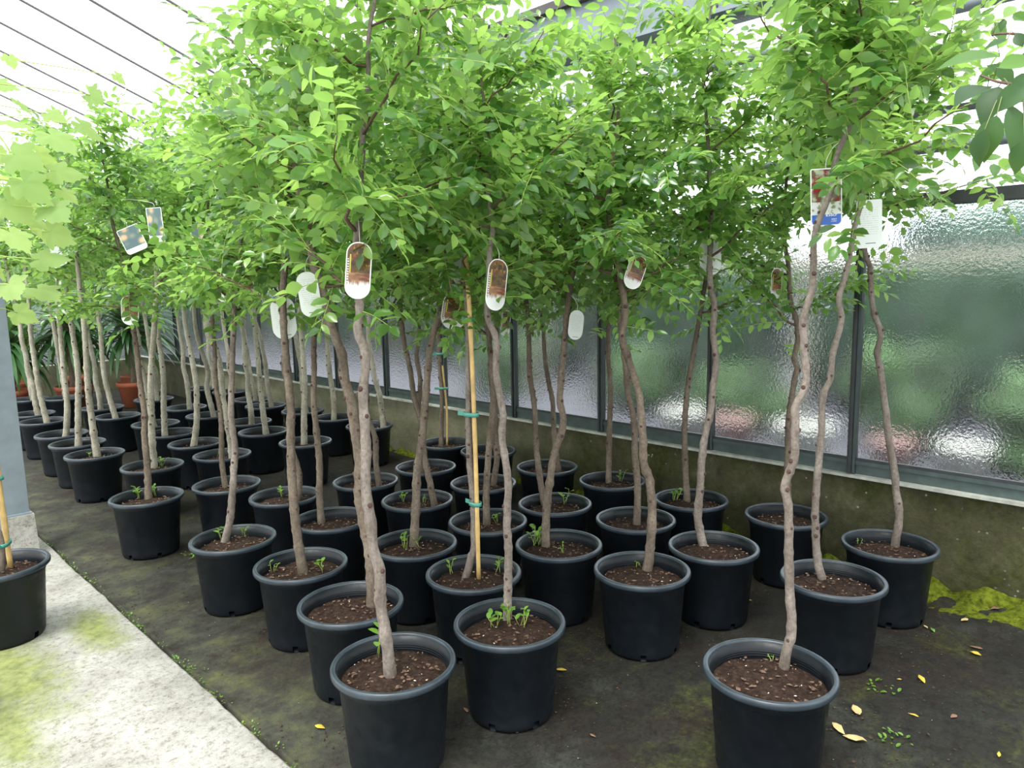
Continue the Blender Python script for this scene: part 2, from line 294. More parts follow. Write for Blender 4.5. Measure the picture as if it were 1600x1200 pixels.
def mat_tag(kind):
    m, nt, out = new_mat('tag_' + kind)
    p = N(nt, 'ShaderNodeBsdfPrincipled', Roughness=0.3)
    uv = N(nt, 'ShaderNodeUVMap'); sx = N(nt, 'ShaderNodeSeparateXYZ'); nt.links.new(uv.outputs[0], sx.inputs[0])
    def uvnoise(scale, detail=3, stretch=(1, 2, 1)):
        mp = N(nt, 'ShaderNodeMapping'); mp.inputs['Scale'].default_value = stretch; nt.links.new(uv.outputs[0], mp.inputs[0])
        n = N(nt, 'ShaderNodeTexNoise', Scale=scale, Detail=detail); nt.links.new(mp.outputs[0], n.inputs['Vector']); return n.outputs['Fac']
    def uvvor(scale, stretch=(1, 2, 1)):
        mp = N(nt, 'ShaderNodeMapping'); mp.inputs['Scale'].default_value = stretch; nt.links.new(uv.outputs[0], mp.inputs[0])
        n = N(nt, 'ShaderNodeTexVoronoi', Scale=scale); nt.links.new(mp.outputs[0], n.inputs['Vector']); return n.outputs['Distance'], n.outputs['Color']
    def band(sock, lo, hi):
        a = N(nt, 'ShaderNodeMath', operation='GREATER_THAN'); nt.links.new(sock, a.inputs[0]); a.inputs[1].default_value = lo
        b = N(nt, 'ShaderNodeMath', operation='LESS_THAN'); nt.links.new(sock, b.inputs[0]); b.inputs[1].default_value = hi
        c = N(nt, 'ShaderNodeMath', operation='MULTIPLY'); nt.links.new(a.outputs[0], c.inputs[0]); nt.links.new(b.outputs[0], c.inputs[1]); return c.outputs[0]
    def mul(a, b):
        c = N(nt, 'ShaderNodeMath', operation='MULTIPLY'); nt.links.new(a, c.inputs[0]); nt.links.new(b, c.inputs[1]); return c.outputs[0]
    if kind == 'photo':
        d, vc = uvvor(4.2)
        fruit = ramp(nt, d, [(0.0, (0.42, 0.12, 0.05)), (0.35, (0.20, 0.06, 0.025)), (0.6, (0.06, 0.03, 0.008))])
        up = mixc(nt, ramp(nt, uvnoise(5), [(0.42, (0, 0, 0)), (0.58, (0.8, 0.8, 0.8))]), fruit, (0.14, 0.09, 0.012))
        up = mixc(nt, ramp(nt, uvnoise(8), [(0.6, (0, 0, 0)), (0.68, (0.9, 0.9, 0.9))]), up, (0.50, 0.27, 0.02))
        bowl = ramp(nt, uvnoise(3, 2, (0.6, 6, 1)), [(0.35, (0.16, 0.05, 0.02)), (0.65, (0.42, 0.22, 0.11))])
        c = mixc(nt, band(sx.outputs['Y'], 0.0, 0.46), up, bowl)
        ad = N(nt, 'ShaderNodeMath', operation='MULTIPLY_ADD'); nt.links.new(uvnoise(9, 4, (1.6, 0.6, 1)), ad.inputs[0]); ad.inputs[1].default_value = -0.2; nt.links.new(sx.outputs['Y'], ad.inputs[2])
        wm = ramp(nt, ad.outputs[0], [(0.13, (1, 1, 1)), (0.21, (0, 0, 0))])
        c = mixc(nt, wm, c, (0.85, 0.86, 0.84))
        c = mixc(nt, mul(band(sx.outputs['X'], 0.15, 0.2), band(sx.outputs['Y'], 0.45, 0.78)), c, (0.6, 0.6, 0.1))
        wv = N(nt, 'ShaderNodeTexWave', Scale=7.0, bands_direction='Y'); nt.links.new(uv.outputs[0], wv.inputs['Vector'])
        tx = mul(mul(band(sx.outputs['X'], 0.06, 0.13), band(sx.outputs['Y'], 0.26, 0.7)), wv.outputs['Fac'])
        c = mixc(nt, tx, c, (0.8, 0.8, 0.8))
    elif kind == 'fruit':
        d, vc = uvvor(2.1, (1, 1.6, 1))
        c = ramp(nt, d, [(0.0, (0.80, 0.66, 0.45)), (0.3, (0.68, 0.42, 0.24)), (0.42, (0.22, 0.28, 0.24)), (0.6, (0.12, 0.19, 0.20))])
        c = mixc(nt, band(sx.outputs['Y'], -0.1, 0.2), c, (0.85, 0.86, 0.85))
    elif kind == 'blue':
        d, vc = uvvor(2.0, (1, 1.6, 1))
        c = ramp(nt, d, [(0.0, (0.42, 0.05, 0.03)), (0.4, (0.22, 0.02, 0.025)), (0.6, (0.16, 0.12, 0.06))])
        c = mixc(nt, ramp(nt, uvnoise(3), [(0.48, (0, 0, 0)), (0.6, (1, 1, 1))]), c, (0.50, 0.55, 0.40))
        c = mixc(nt, band(sx.outputs['Y'], 0.2, 0.42), c, mixc(nt, ramp(nt, uvnoise(5), [(0.5, (0, 0, 0)), (0.6, (1, 1, 1))]), (0.80, 0.82, 0.80), (0.26, 0.30, 0.13)))
        c = mixc(nt, band(sx.outputs['Y'], -0.1, 0.2), c, (0.03, 0.14, 0.58))
    else:
        wv = N(nt, 'ShaderNodeTexWave', Scale=7.0, bands_direction='Y'); nt.links.new(uv.outputs[0], wv.inputs['Vector'])
        lines = ramp(nt, wv.outputs['Fac'], [(0.78, (0, 0, 0)), (0.95, (1, 1, 1))])
        words = ramp(nt, uvnoise(22, 2, (1.5, 0.4, 1)), [(0.46, (0, 0, 0)), (0.52, (0.5, 0.5, 0.5))])
        area = mul(band(sx.outputs['X'], 0.15, 0.85), band(sx.outputs['Y'], 0.28, 0.85))
        tx = mixc(nt, 1.0, mixc(nt, 1.0, lines, words, 'MULTIPLY'), area, 'MULTIPLY')
        c = mixc(nt, tx, (0.78, 0.82, 0.78), (0.18, 0.20, 0.20))
        c = mixc(nt, mul(band(sx.outputs['X'], 0.35, 0.75), band(sx.outputs['Y'], 0.09, 0.105)), c, (0.1, 0.1, 0.1))
    nt.links.new(c, p.inputs['Base Color'])
    t = N(nt, 'ShaderNodeBsdfTranslucent'); nt.links.new(c, t.inputs['Color'])
    mx = N(nt, 'ShaderNodeMixShader'); mx.inputs[0].default_value = 0.25
    nt.links.new(p.outputs[0], mx.inputs[1]); nt.links.new(t.outputs[0], mx.inputs[2]); nt.links.new(mx.outputs[0], out.inputs[0])
    return m
for k in ('photo', 'fruit', 'blue', 'back'): M['tag_' + k] = mat_tag(k)
M['tag_card'] = simple('tag_card_white', (0.80, 0.82, 0.80), 0.35)
M['tag_ink'] = simple('tag_white_ink', (0.85, 0.87, 0.9), 0.4)

# ---------------------------------------------------------------- measured layout (metres; x across the house, y along the glass wall)
TREE_DATA = [
    (2.100,0.988,[[0.126,0.012,0.28],[0.134,0.004,0.362],[0.143,-0.005,0.422],[0.136,0.002,0.544],[0.13,0.008,0.675],[0.126,0.012,0.831],[0.115,0.022,0.916],[0.134,0.004,0.993],[0.134,0.004,1.117],[0.135,0.003,1.174],[0.155,-0.017,1.245],[0.147,-0.01,1.359],[0.144,-0.006,1.439],[0.161,-0.023,1.546],[0.161,-0.023,1.681],[0.172,-0.034,1.748],[0.192,-0.054,1.823],[0.203,-0.064,1.925],[0.227,-0.088,2.017],[0.235,-0.097,2.09]]),
    (2.949,1.128,[[0.089,0.079,0.28],[0.071,0.097,0.386],[0.06,0.108,0.579],[0.061,0.107,0.695],[0.065,0.103,0.819],[0.069,0.099,0.936],[0.069,0.099,1.076],[0.088,0.081,1.15],[0.094,0.075,1.261],[0.114,0.055,1.386],[0.104,0.065,1.477],[0.118,0.051,1.558],[0.131,0.038,1.667],[0.139,0.03,1.755],[0.15,0.019,1.823],[0.164,0.006,1.946],[0.174,-0.004,2.068]]),
    (3.509,1.095,[[0.123,0.016,0.28],[0.133,0.006,0.438],[0.118,0.021,0.563],[0.108,0.031,0.662],[0.085,0.053,0.809],[0.07,0.069,0.946],[0.055,0.083,1.057],[0.041,0.097,1.161],[0.031,0.107,1.214],[0.04,0.098,1.304],[0.016,0.122,1.395],[0.003,0.135,1.491],[-0.003,0.141,1.591],[-0.022,0.16,1.668],[-0.038,0.176,1.795],[-0.055,0.192,1.934],[-0.05,0.188,2.099]]),
    (1.310,1.903,[[-0.008,0.01,0.28],[-0.014,0.015,0.413],[-0.023,0.025,0.539],[-0.022,0.024,0.657],[-0.035,0.036,0.725],[-0.037,0.038,0.81],[-0.044,0.046,0.923],[-0.044,0.045,0.98],[-0.04,0.042,1.042],[-0.04,0.041,1.131],[-0.041,0.042,1.233],[-0.032,0.034,1.317],[-0.032,0.033,1.367],[-0.044,0.045,1.433],[-0.038,0.04,1.515],[-0.039,0.04,1.661],[-0.031,0.033,1.794],[-0.024,0.025,1.888],[-0.015,0.016,1.999],[-0.004,0.006,2.108],[0.002,-0.001,2.18]]),
    (1.771,1.826,[[0.077,0.092,0.28],[0.083,0.086,0.497],[0.084,0.085,0.581],[0.082,0.087,0.694],[0.088,0.082,0.817],[0.082,0.087,0.91],[0.074,0.096,1.012],[0.078,0.091,1.084],[0.072,0.097,1.144],[0.062,0.107,1.251],[0.064,0.105,1.368],[0.044,0.125,1.449],[0.05,0.119,1.575],[0.053,0.116,1.688],[0.062,0.107,1.75],[0.057,0.112,1.832],[0.052,0.117,1.888],[0.057,0.112,1.997],[0.055,0.114,2.072]]),
    (1.464,2.400,[[0.108,0.009,0.28],[0.108,0.009,0.422],[0.106,0.011,0.521],[0.095,0.022,0.622],[0.085,0.032,0.754],[0.09,0.028,0.883],[0.082,0.035,1.011],[0.072,0.045,1.138],[0.058,0.059,1.231],[0.057,0.06,1.305],[0.035,0.082,1.4],[0.024,0.093,1.478],[0.01,0.106,1.57],[-0.004,0.121,1.635],[-0.013,0.129,1.731],[-0.025,0.141,1.849],[-0.038,0.154,1.942]]),
    (1.991,2.268,[[0.013,0.071,0.28],[0.035,0.05,0.393],[0.043,0.041,0.425],[0.045,0.039,0.632],[0.038,0.046,0.774],[0.036,0.048,0.95],[0.039,0.046,1.088],[0.041,0.043,1.203],[0.043,0.041,1.417],[0.036,0.048,1.615],[0.036,0.049,1.68],[0.031,0.053,1.809],[0.03,0.054,1.962]]),
    (2.503,1.759,[[0.105,0.046,0.28],[0.114,0.037,0.397],[0.12,0.032,0.558],[0.111,0.04,0.697],[0.093,0.058,0.775],[0.088,0.062,0.912],[0.078,0.073,1.066],[0.062,0.088,1.155],[0.039,0.112,1.26],[0.025,0.125,1.334],[0.035,0.116,1.442],[0.021,0.129,1.563],[0.012,0.139,1.669],[-0.007,0.157,1.761],[-0.015,0.165,1.853],[-0.017,0.167,1.93],[-0.005,0.155,2.058],[0.012,0.139,2.209]]),
    (1.533,2.912,[[0.016,0.012,0.28],[0.006,0.021,0.412],[-0.0,0.027,0.546],[-0.002,0.029,0.731],[0.002,0.026,0.91],[0.008,0.019,1.052],[0.005,0.022,1.207],[0.002,0.025,1.359],[0.006,0.022,1.532],[0.021,0.006,1.698],[0.037,-0.009,1.883]]),
    (2.951,1.676,[[0.075,0.094,0.28],[0.054,0.115,0.434],[0.059,0.11,0.569],[0.064,0.105,0.731],[0.073,0.096,0.839],[0.089,0.08,0.945],[0.096,0.073,1.066],[0.105,0.065,1.186],[0.092,0.077,1.328],[0.097,0.072,1.437],[0.081,0.088,1.539],[0.078,0.091,1.648],[0.08,0.089,1.777],[0.076,0.093,1.918],[0.07,0.099,2.091],[0.063,0.106,2.215]]),
    (2.491,2.224,[[0.035,0.119,0.28],[0.041,0.113,0.472],[0.054,0.101,0.615],[0.07,0.085,0.747],[0.095,0.06,0.85],[0.102,0.053,0.927],[0.092,0.064,1.005],[0.097,0.058,1.124],[0.113,0.042,1.353],[0.12,0.035,1.448],[0.132,0.024,1.56],[0.149,0.007,1.682],[0.165,-0.009,1.806],[0.178,-0.022,1.94]]),
    (2.035,2.742,[[0.048,0.071,0.28],[0.062,0.056,0.517],[0.071,0.047,0.677],[0.093,0.025,0.85],[0.109,0.01,1.03],[0.122,-0.003,1.189],[0.13,-0.011,1.265],[0.154,-0.035,1.385],[0.183,-0.064,1.444],[0.208,-0.088,1.571],[0.187,-0.068,1.695],[0.183,-0.063,1.869]]),
    (1.474,3.472,[[0.005,0.122,0.28],[0.031,0.096,0.406],[0.051,0.076,0.579],[0.062,0.065,0.704],[0.069,0.058,0.786],[0.063,0.064,0.932],[0.076,0.052,1.13],[0.091,0.037,1.335],[0.105,0.022,1.49],[0.131,-0.003,1.658]]),
    (3.031,2.171,[[0.05,0.028,0.28],[0.052,0.026,0.498],[0.042,0.036,0.669],[0.039,0.039,0.838],[0.016,0.062,0.99],[0.008,0.069,1.106],[-0.006,0.083,1.27],[-0.022,0.099,1.464],[-0.029,0.106,1.687]]),
    (3.597,1.629,[[0.118,0.033,0.28],[0.104,0.046,0.498],[0.104,0.047,0.637],[0.102,0.049,0.809],[0.111,0.04,0.938],[0.122,0.029,1.063],[0.128,0.023,1.096],[0.115,0.036,1.147],[0.125,0.026,1.23],[0.117,0.033,1.345],[0.094,0.056,1.438],[0.083,0.067,1.607],[0.063,0.087,1.768]]),
    (2.498,2.722,[[0.054,0.069,0.28],[0.057,0.066,0.5],[0.074,0.049,0.759],[0.088,0.035,0.929],[0.09,0.033,1.056],[0.082,0.041,1.246],[0.074,0.049,1.443]]),
    (2.953,2.661,[[0.046,0.12,0.28],[0.024,0.142,0.5],[0.013,0.153,0.687],[0.01,0.156,0.871],[-0.003,0.169,1.01],[-0.008,0.173,1.089],[-0.008,0.173,1.314],[-0.016,0.181,1.463],[-0.032,0.197,1.603]]),
    (3.521,2.144,[[0.089,0.08,0.28],[0.076,0.092,0.568],[0.075,0.094,0.755],[0.083,0.086,0.939],[0.095,0.074,1.056],[0.114,0.056,1.229],[0.137,0.033,1.425],[0.155,0.015,1.618]]),
    (1.965,3.367,[[0.008,0.123,0.28],[0.007,0.124,0.45],[0.014,0.117,0.628],[0.009,0.122,0.804],[0.006,0.125,0.977],[0.015,0.116,1.138],[0.016,0.115,1.223],[0.028,0.103,1.408],[0.036,0.095,1.59]]),
    (2.485,3.302,[]),
    (2.009,3.959,[]),
    (1.443,4.582,[[0.043,0.111,0.28],[0.052,0.101,0.524],[0.051,0.103,0.671],[0.06,0.093,0.821],[0.054,0.099,0.985],[0.05,0.104,1.247],[0.043,0.111,1.388],[0.039,0.114,1.576],[0.025,0.128,1.762],[-0.002,0.154,1.965],[-0.006,0.159,2.165]]),
    (1.886,4.479,[[0.039,0.114,0.28],[0.032,0.121,0.456],[0.038,0.116,0.612],[0.043,0.11,0.769],[0.031,0.122,0.976],[0.038,0.115,1.207],[0.037,0.116,1.447]]),
    (2.975,3.275,[[0.119,0.04,0.28],[0.142,0.018,0.491],[0.137,0.022,0.738],[0.135,0.024,0.94],[0.15,0.009,1.179]]),
    (3.542,2.712,[[0.079,0.091,0.28],[0.082,0.088,0.578],[0.088,0.082,0.884],[0.077,0.093,1.125],[0.083,0.087,1.401]]),
    (2.514,3.871,[]),
    (2.989,3.864,[]),
    (3.524,3.241,[]),
    (3.589,3.886,[]),
    (3.555,4.327,[[0.044,0.117,0.28],[0.056,0.105,0.673],[0.051,0.11,0.911],[0.05,0.111,1.185],[0.053,0.109,1.43]]),
    (1.745,5.364,[[0.044,0.111,0.28],[0.05,0.104,0.571],[0.061,0.093,0.801],[0.072,0.083,0.97],[0.1,0.054,1.217],[0.124,0.031,1.44]]),
    (1.581,6.092,[[0.044,0.11,0.28],[0.038,0.117,0.461],[0.033,0.122,0.685],[0.033,0.122,0.873],[0.045,0.11,1.286],[0.041,0.114,1.463],[0.043,0.112,1.818],[0.033,0.122,2.143],[0.04,0.115,2.463]]),
    (2.220,5.310,[]),
    (2.857,5.230,[[0.048,0.111,0.28],[0.058,0.101,0.542],[0.072,0.086,0.801],[0.07,0.089,1.094],[0.069,0.09,1.398]]),
    (3.567,5.389,[]),
    (2.829,5.891,[[0.073,0.095,0.28],[0.06,0.107,0.535],[0.054,0.114,0.887],[0.047,0.12,1.229]]),
    (2.250,5.880,[[0.029,0.119,0.28],[0.058,0.091,0.486],[0.072,0.076,0.748],[0.065,0.083,0.945],[0.044,0.104,1.212]]),
    (1.608,6.644,[[0.031,0.115,0.28],[0.054,0.093,0.622],[0.073,0.074,0.886],[0.068,0.079,1.173],[0.054,0.092,1.483],[0.055,0.092,1.737]]),
    (1.623,7.176,[[0.052,0.099,0.28],[0.081,0.071,0.561],[0.082,0.07,0.843],[0.086,0.066,1.149],[0.087,0.065,1.423],[0.107,0.045,1.694]]),
    (3.592,5.985,[[0.047,0.104,0.28],[0.05,0.1,0.503],[0.034,0.116,0.76],[0.027,0.123,1.122]]),
    (3.572,6.554,[]),
    (2.282,6.466,[[-0.008,0.144,0.28],[0.001,0.134,0.552],[0.015,0.121,0.832],[0.006,0.129,1.136]]),
    (2.344,7.019,[]),
    (2.246,7.751,[[0.018,0.125,0.28],[-0.017,0.159,0.533],[-0.037,0.179,0.769],[-0.033,0.175,1.084]]),
    (1.675,8.034,[[0.056,0.101,0.28],[0.03,0.127,0.543],[0.016,0.141,0.853],[0.01,0.146,1.171],[0.021,0.136,1.473]]),
    (3.480,7.150,[]),
    (2.950,6.423,[]),
    (2.846,7.065,[]),
    (2.883,7.713,[]),
    (2.873,8.594,[]),
    (2.306,8.436,[]),
    (2.227,9.565,[]),
    (1.928,9.797,[]),
    (1.704,8.589,[]),
    (3.601,9.011,[]),
    (3.694,8.464,[]),
    (3.593,7.675,[]),
]
TAG_DATA = [
    (4, (1.250, 1.908, 1.616), 0.077, 0.169, 6, 0, "photo"),
    (5, (1.809, 1.894, 1.563), 0.088, 0.181, 9, 40, "photo"),
    (12, (2.140, 2.517, 1.447), 0.112, 0.165, 10, 15, "photo"),
    (7, (2.037, 2.363, 1.648), 0.085, 0.176, -6, 62, "back"),
    (6, (1.420, 2.504, 1.540), 0.077, 0.168, -6, 20, "back"),
    (9, (1.556, 2.973, 1.434), 0.102, 0.183, -3, 10, "back"),
    (20, (2.542, 3.189, 1.526), 0.089, 0.161, 2, 30, "photo"),
    (22, (1.467, 4.651, 1.446), 0.095, 0.173, 3, 10, "photo"),
    (8, (2.531, 1.819, 1.601), 0.084, 0.143, 22, 20, "photo"),
    (10, (3.060, 1.782, 1.664), 0.103, 0.164, -2, 5, "back"),
    (1, (2.319, 0.957, 1.811), 0.100, 0.173, -3, 5, "blue"),
    (2, (3.163, 1.128, 1.774), 0.109, 0.191, -3, 5, "back_square"),
    (15, (3.595, 1.718, 1.534), 0.087, 0.155, 0, 35, "photo"),
    (11, (2.603, 2.202, 1.367), 0.082, 0.136, 8, 30, "back"),
    (21, (1.800, 4.109, 1.566), 0.072, 0.159, 4, 5, "back"),
    (23, (2.065, 4.390, 1.577), 0.088, 0.126, -8, 10, "photo"),
    (26, (2.586, 3.744, 1.592), 0.081, 0.208, 0, 25, "back"),
    (19, (1.994, 3.405, 1.541), 0.053, 0.099, 0, 30, "back"),
    (27, (2.968, 3.828, 1.538), 0.073, 0.166, 0, 25, "back"),
    (16, (2.612, 2.675, 1.362), 0.055, 0.130, 8, 35, "photo"),
    (22, (1.545, 4.349, 1.918), 0.085, 0.192, -3, 0, "fruit"),
    (22, (1.449, 4.444, 1.844), 0.122, 0.143, -22, 5, "fruit"),
    (32, (1.513, 6.024, 1.909), 0.119, 0.182, -18, 5, "fruit"),
    (32, (1.503, 6.258, 1.810), 0.105, 0.141, -25, 10, "back_square"),
    (23, (1.808, 4.420, 1.896), 0.069, 0.098, 30, 10, "fruit"),
]
WEED_DATA = [
    (4, 0.026, 0.132, 0.075, 3),
    (5, 0.001, 0.074, 0.05, 6),
    (5, 0.055, 0.061, 0.06, 8),
    (5, 0.066, 0.004, 0.05, 6),
    (7, -0.006, 0.150, 0.04, 5),
    (7, 0.143, 0.013, 0.05, 5),
    (9, -0.064, 0.121, 0.03, 4),
    (9, 0.073, -0.051, 0.05, 5),
    (11, 0.000, 0.150, 0.06, 9),
    (11, 0.032, 0.146, 0.055, 8),
    (11, 0.019, -0.011, 0.03, 4),
    (13, 0.010, 0.150, 0.05, 4),
    (13, 0.103, 0.109, 0.045, 5),
    (22, 0.010, 0.150, 0.055, 9),
    (22, 0.052, 0.132, 0.05, 8),
    (22, 0.084, 0.124, 0.05, 6),
    (21, 0.054, 0.140, 0.04, 7),
    (21, 0.119, 0.092, 0.04, 5),
    (12, 0.002, 0.082, 0.05, 6),
    (12, 0.067, 0.050, 0.04, 5),
    (20, 0.013, 0.149, 0.035, 5),
    (20, 0.071, 0.034, 0.03, 4),
    (17, 0.142, 0.048, 0.06, 7),
    (18, 0.055, 0.139, 0.05, 7),
    (18, 0.062, 0.137, 0.05, 7),
    (25, 0.141, 0.052, 0.045, 4),
    (8, 0.113, 0.098, 0.02, 4),
    (32, -0.008, 0.150, 0.03, 4),
    (31, 0.082, 0.125, 0.04, 5),
    (31, 0.105, 0.108, 0.045, 5),
    (28, 0.059, 0.138, 0.04, 5),
    (16, 0.104, 0.044, 0.04, 5),
    (33, 0.028, 0.147, 0.025, 3),
    (3, 0.035, 0.146, 0.02, 3),
    (1, 0.137, 0.061, 0.015, 2),
]
FALLEN = [
    (3.004, 0.794, 0.052, "y"),
    (2.617, 0.898, 0.056, "t"),
    (2.731, 0.742, 0.030, "y"),
    (2.820, 0.636, 0.030, "b"),
    (2.465, 0.902, 0.067, "t"),
    (2.448, 0.841, 0.066, "t"),
    (3.978, 0.912, 0.041, "y"),
    (3.676, 0.813, 0.038, "t"),
    (3.479, 0.889, 0.037, "g"),
    (3.491, 0.921, 0.023, "t"),
    (3.428, 0.709, 0.043, "b"),
    (3.372, 0.698, 0.040, "y"),
    (2.683, 0.469, 0.027, "y"),
    (2.098, 1.867, 0.039, "y"),
    (3.216, 1.632, 0.031, "t"),
    (1.214, 2.242, 0.039, "y"),
    (1.646, 1.940, 0.033, "b"),
    (3.525, 1.650, 0.040, "y"),
    (2.950, 0.859, 0.015, "y"),
    (1.690, 1.706, 0.025, "b"),
    (1.848, 1.501, 0.025, "b"),
    (3.903, 0.742, 0.042, "b"),
]
GRAPE = [
    (0.595, 2.857, 2.111, 0.127),
    (0.733, 2.945, 2.168, 0.087),
    (0.672, 2.698, 2.054, 0.144),
    (0.790, 2.808, 2.119, 0.124),
    (0.585, 2.773, 1.995, 0.140),
    (0.690, 2.961, 2.036, 0.143),
    (0.697, 2.796, 1.958, 0.129),
    (0.583, 2.685, 1.904, 0.137),
    (0.550, 2.779, 1.853, 0.144),
    (0.737, 2.888, 1.905, 0.087),
    (0.603, 2.862, 1.822, 0.150),
    (0.641, 2.684, 1.830, 0.132),
    (0.523, 2.642, 1.746, 0.126),
    (0.650, 2.733, 1.761, 0.127),
    (0.649, 2.957, 1.810, 0.143),
    (0.603, 2.690, 1.672, 0.120),
    (0.501, 2.634, 1.595, 0.126),
    (0.590, 2.685, 1.579, 0.128),
    (0.534, 2.688, 2.031, 0.115),
    (0.523, 2.749, 1.925, 0.129),
    (0.510, 2.853, 2.023, 0.132),
    (0.473, 2.850, 1.825, 0.132),
    (0.489, 2.878, 1.688, 0.135),
    (0.516, 3.017, 2.167, 0.125),
    (0.418, 2.711, 1.568, 0.115),
    (0.805, 2.738, 2.204, 0.092),
    (0.908, 2.796, 2.293, 0.057),
    (0.605, 2.813, 2.298, 0.060),
    (0.670, 3.100, 1.921, 0.136),
    (0.585, 2.965, 2.248, 0.117),
    (0.637, 2.901, 2.184, 0.083),
]
PEAR = [
    (1.821, 0.425, 2.063, 0.023, 60),
    (1.836, 0.413, 2.075, 0.026, 70),
    (1.733, 0.361, 2.015, 0.037, -80),
    (1.761, 0.405, 2.024, 0.040, 10),
    (1.781, 0.455, 2.012, 0.110, -8),
    (1.664, 0.346, 1.959, 0.065, -160),
    (1.708, 0.373, 1.949, 0.073, -30),
    (1.660, 0.415, 1.921, 0.097, 20),
    (1.621, 0.375, 1.884, 0.082, 60),
    (1.588, 0.336, 1.884, 0.068, 40),
    (1.551, 0.358, 1.812, 0.079, 75),
    (1.588, 0.325, 1.828, 0.090, 95),
    (1.538, 0.368, 1.795, 0.062, 80),
    (1.585, 0.317, 1.777, 0.057, 80),
    (1.706, 0.359, 1.877, 0.073, 110),
    (1.605, 0.324, 1.906, 0.057, 45),
    (1.625, 0.308, 1.928, 0.068, 60),
    (1.695, 0.296, 1.859, 0.082, 120),
    (1.608, 0.296, 1.782, 0.068, 80),
    (1.780, 0.309, 1.990, 0.073, 20),
]
PEAR_BRANCHES = [
    [(1.861, 0.271, 1.841), (1.736, 0.306, 1.901), (1.639, 0.333, 1.908), (1.647, 0.371, 1.924), (1.697, 0.412, 1.952)],
    [(1.837, 0.307, 1.976), (1.773, 0.351, 2.021), (1.793, 0.393, 2.044), (1.818, 0.426, 2.054)],
]

# ---------------------------------------------------------------- mesh helpers
def make_mesh(name, verts, faces, mat, smooth=True):
    me = bpy.data.meshes.new(name)
    me.from_pydata([tuple(v) for v in verts], [], faces)
    me.materials.append(M[mat] if isinstance(mat, str) else mat)
    if smooth: me.polygons.foreach_set('use_smooth', [True] * len(me.polygons))
    me.update(); return me

def link(name, me, parent=None, loc=None, kind=None):
    o = bpy.data.objects.new(name, me); col.objects.link(o)
    if parent is not None: o.parent = parent
    if loc is not None: o.location = loc
    if kind: o['kind'] = kind
    return o

def empty(name, loc=(0, 0, 0), rz=0.0):
    o = bpy.data.objects.new(name, None); col.objects.link(o)
    o.location = loc; o.rotation_euler = (0, 0, rz); o.empty_display_size = 0.1
    return o

def tag(o, label, cat, group=None, kind=None):
    o['label'] = label; o['category'] = cat
    if group: o['group'] = group
    if kind: o['kind'] = kind
    return o

class MB:
    def __init__(s): s.v = []; s.f = []
    def add(s, v, f):
        n = len(s.v); s.v.extend([tuple(x) for x in v]); s.f.extend([tuple(i + n for i in q) for q in f])
    def box(s, x0, x1, y0, y1, z0, z1):
        s.add([(x0, y0, z0), (x1, y0, z0), (x1, y1, z0), (x0, y1, z0), (x0, y0, z1), (x1, y0, z1), (x1, y1, z1), (x0, y1, z1)],
              [(0, 3, 2, 1), (4, 5, 6, 7), (0, 1, 5, 4), (1, 2, 6, 5), (2, 3, 7, 6), (3, 0, 4, 7)])
    def tube(s, pts, radii, sides=8, cap=True):
        v, f = tube(pts, radii, sides, cap); s.add(v, f)
    def mesh(s, name, mat, smooth=False): return make_mesh(name, s.v, s.f, mat, smooth)
    def obj(s, name, mat, parent=None, smooth=False, kind=None, loc=None): return link(name, s.mesh(name, mat, smooth), parent, loc, kind)

def tube(pts, radii, sides=8, cap=True):
    P = np.asarray(pts, float); n = len(P)
    if np.isscalar(radii): radii = [radii] * n
    T = np.gradient(P, axis=0); T /= np.linalg.norm(T, axis=1)[:, None] + 1e-9
    a = np.array([1.0, 0, 0]) if abs(T[0][0]) < 0.8 else np.array([0, 1.0, 0])
    U = a - T[0] * (a @ T[0]); U /= np.linalg.norm(U)
    V = []; ang = np.linspace(0, 2 * math.pi, sides, endpoint=False)
    for i in range(n):
        U = U - T[i] * (U @ T[i]); U /= np.linalg.norm(U) + 1e-9
        W = np.cross(T[i], U)
        V.extend(P[i] + radii[i] * (math.cos(t) * U + math.sin(t) * W) for t in ang)
    F = []
    for i in range(n - 1):
        for k in range(sides):
            k2 = (k + 1) % sides
            F.append((i * sides + k, i * sides + k2, (i + 1) * sides + k2, (i + 1) * sides + k))
    if cap:
        F.append(tuple(range(sides - 1, -1, -1))); F.append(tuple((n - 1) * sides + k for k in range(sides)))
    return V, F

def catmull(pts, step):
    P = np.asarray(pts, float)
    P = np.vstack([2 * P[0] - P[1], P, 2 * P[-1] - P[-2]])
    out = []
    for i in range(1, len(P) - 2):
        L = np.linalg.norm(P[i + 1] - P[i]); k = max(1, int(round(L / step)))
        for j in range(k):
            t = j / k
            out.append(0.5 * ((2 * P[i]) + (-P[i - 1] + P[i + 1]) * t + (2 * P[i - 1] - 5 * P[i] + 4 * P[i + 1] - P[i + 2]) * t * t + (-P[i - 1] + 3 * P[i] - 3 * P[i + 1] + P[i + 2]) * t ** 3))
    out.append(P[-2])
    return np.array(out)

def lathe(profile, seg=40):
    V = []; F = []; n = len(profile)
    for k in range(seg):
        t = 2 * math.pi * k / seg
        V.extend((r * math.cos(t), r * math.sin(t), z) for r, z in profile)
    for k in range(seg):
        a = k * n; b = ((k + 1) % seg) * n
        for i in range(n - 1): F.append((a + i, b + i, b + i + 1, a + i + 1))
    return V, F

# ---------------------------------------------------------------- the setting
WX = 4.0                                   # inner face of the glass wall
SP = 0.852; Y0 = 1.46 - 4 * SP; NB = 17    # bays of the glass wall
YEND = Y0 + NB * SP

def struct(o): o['kind'] = 'structure'; return o

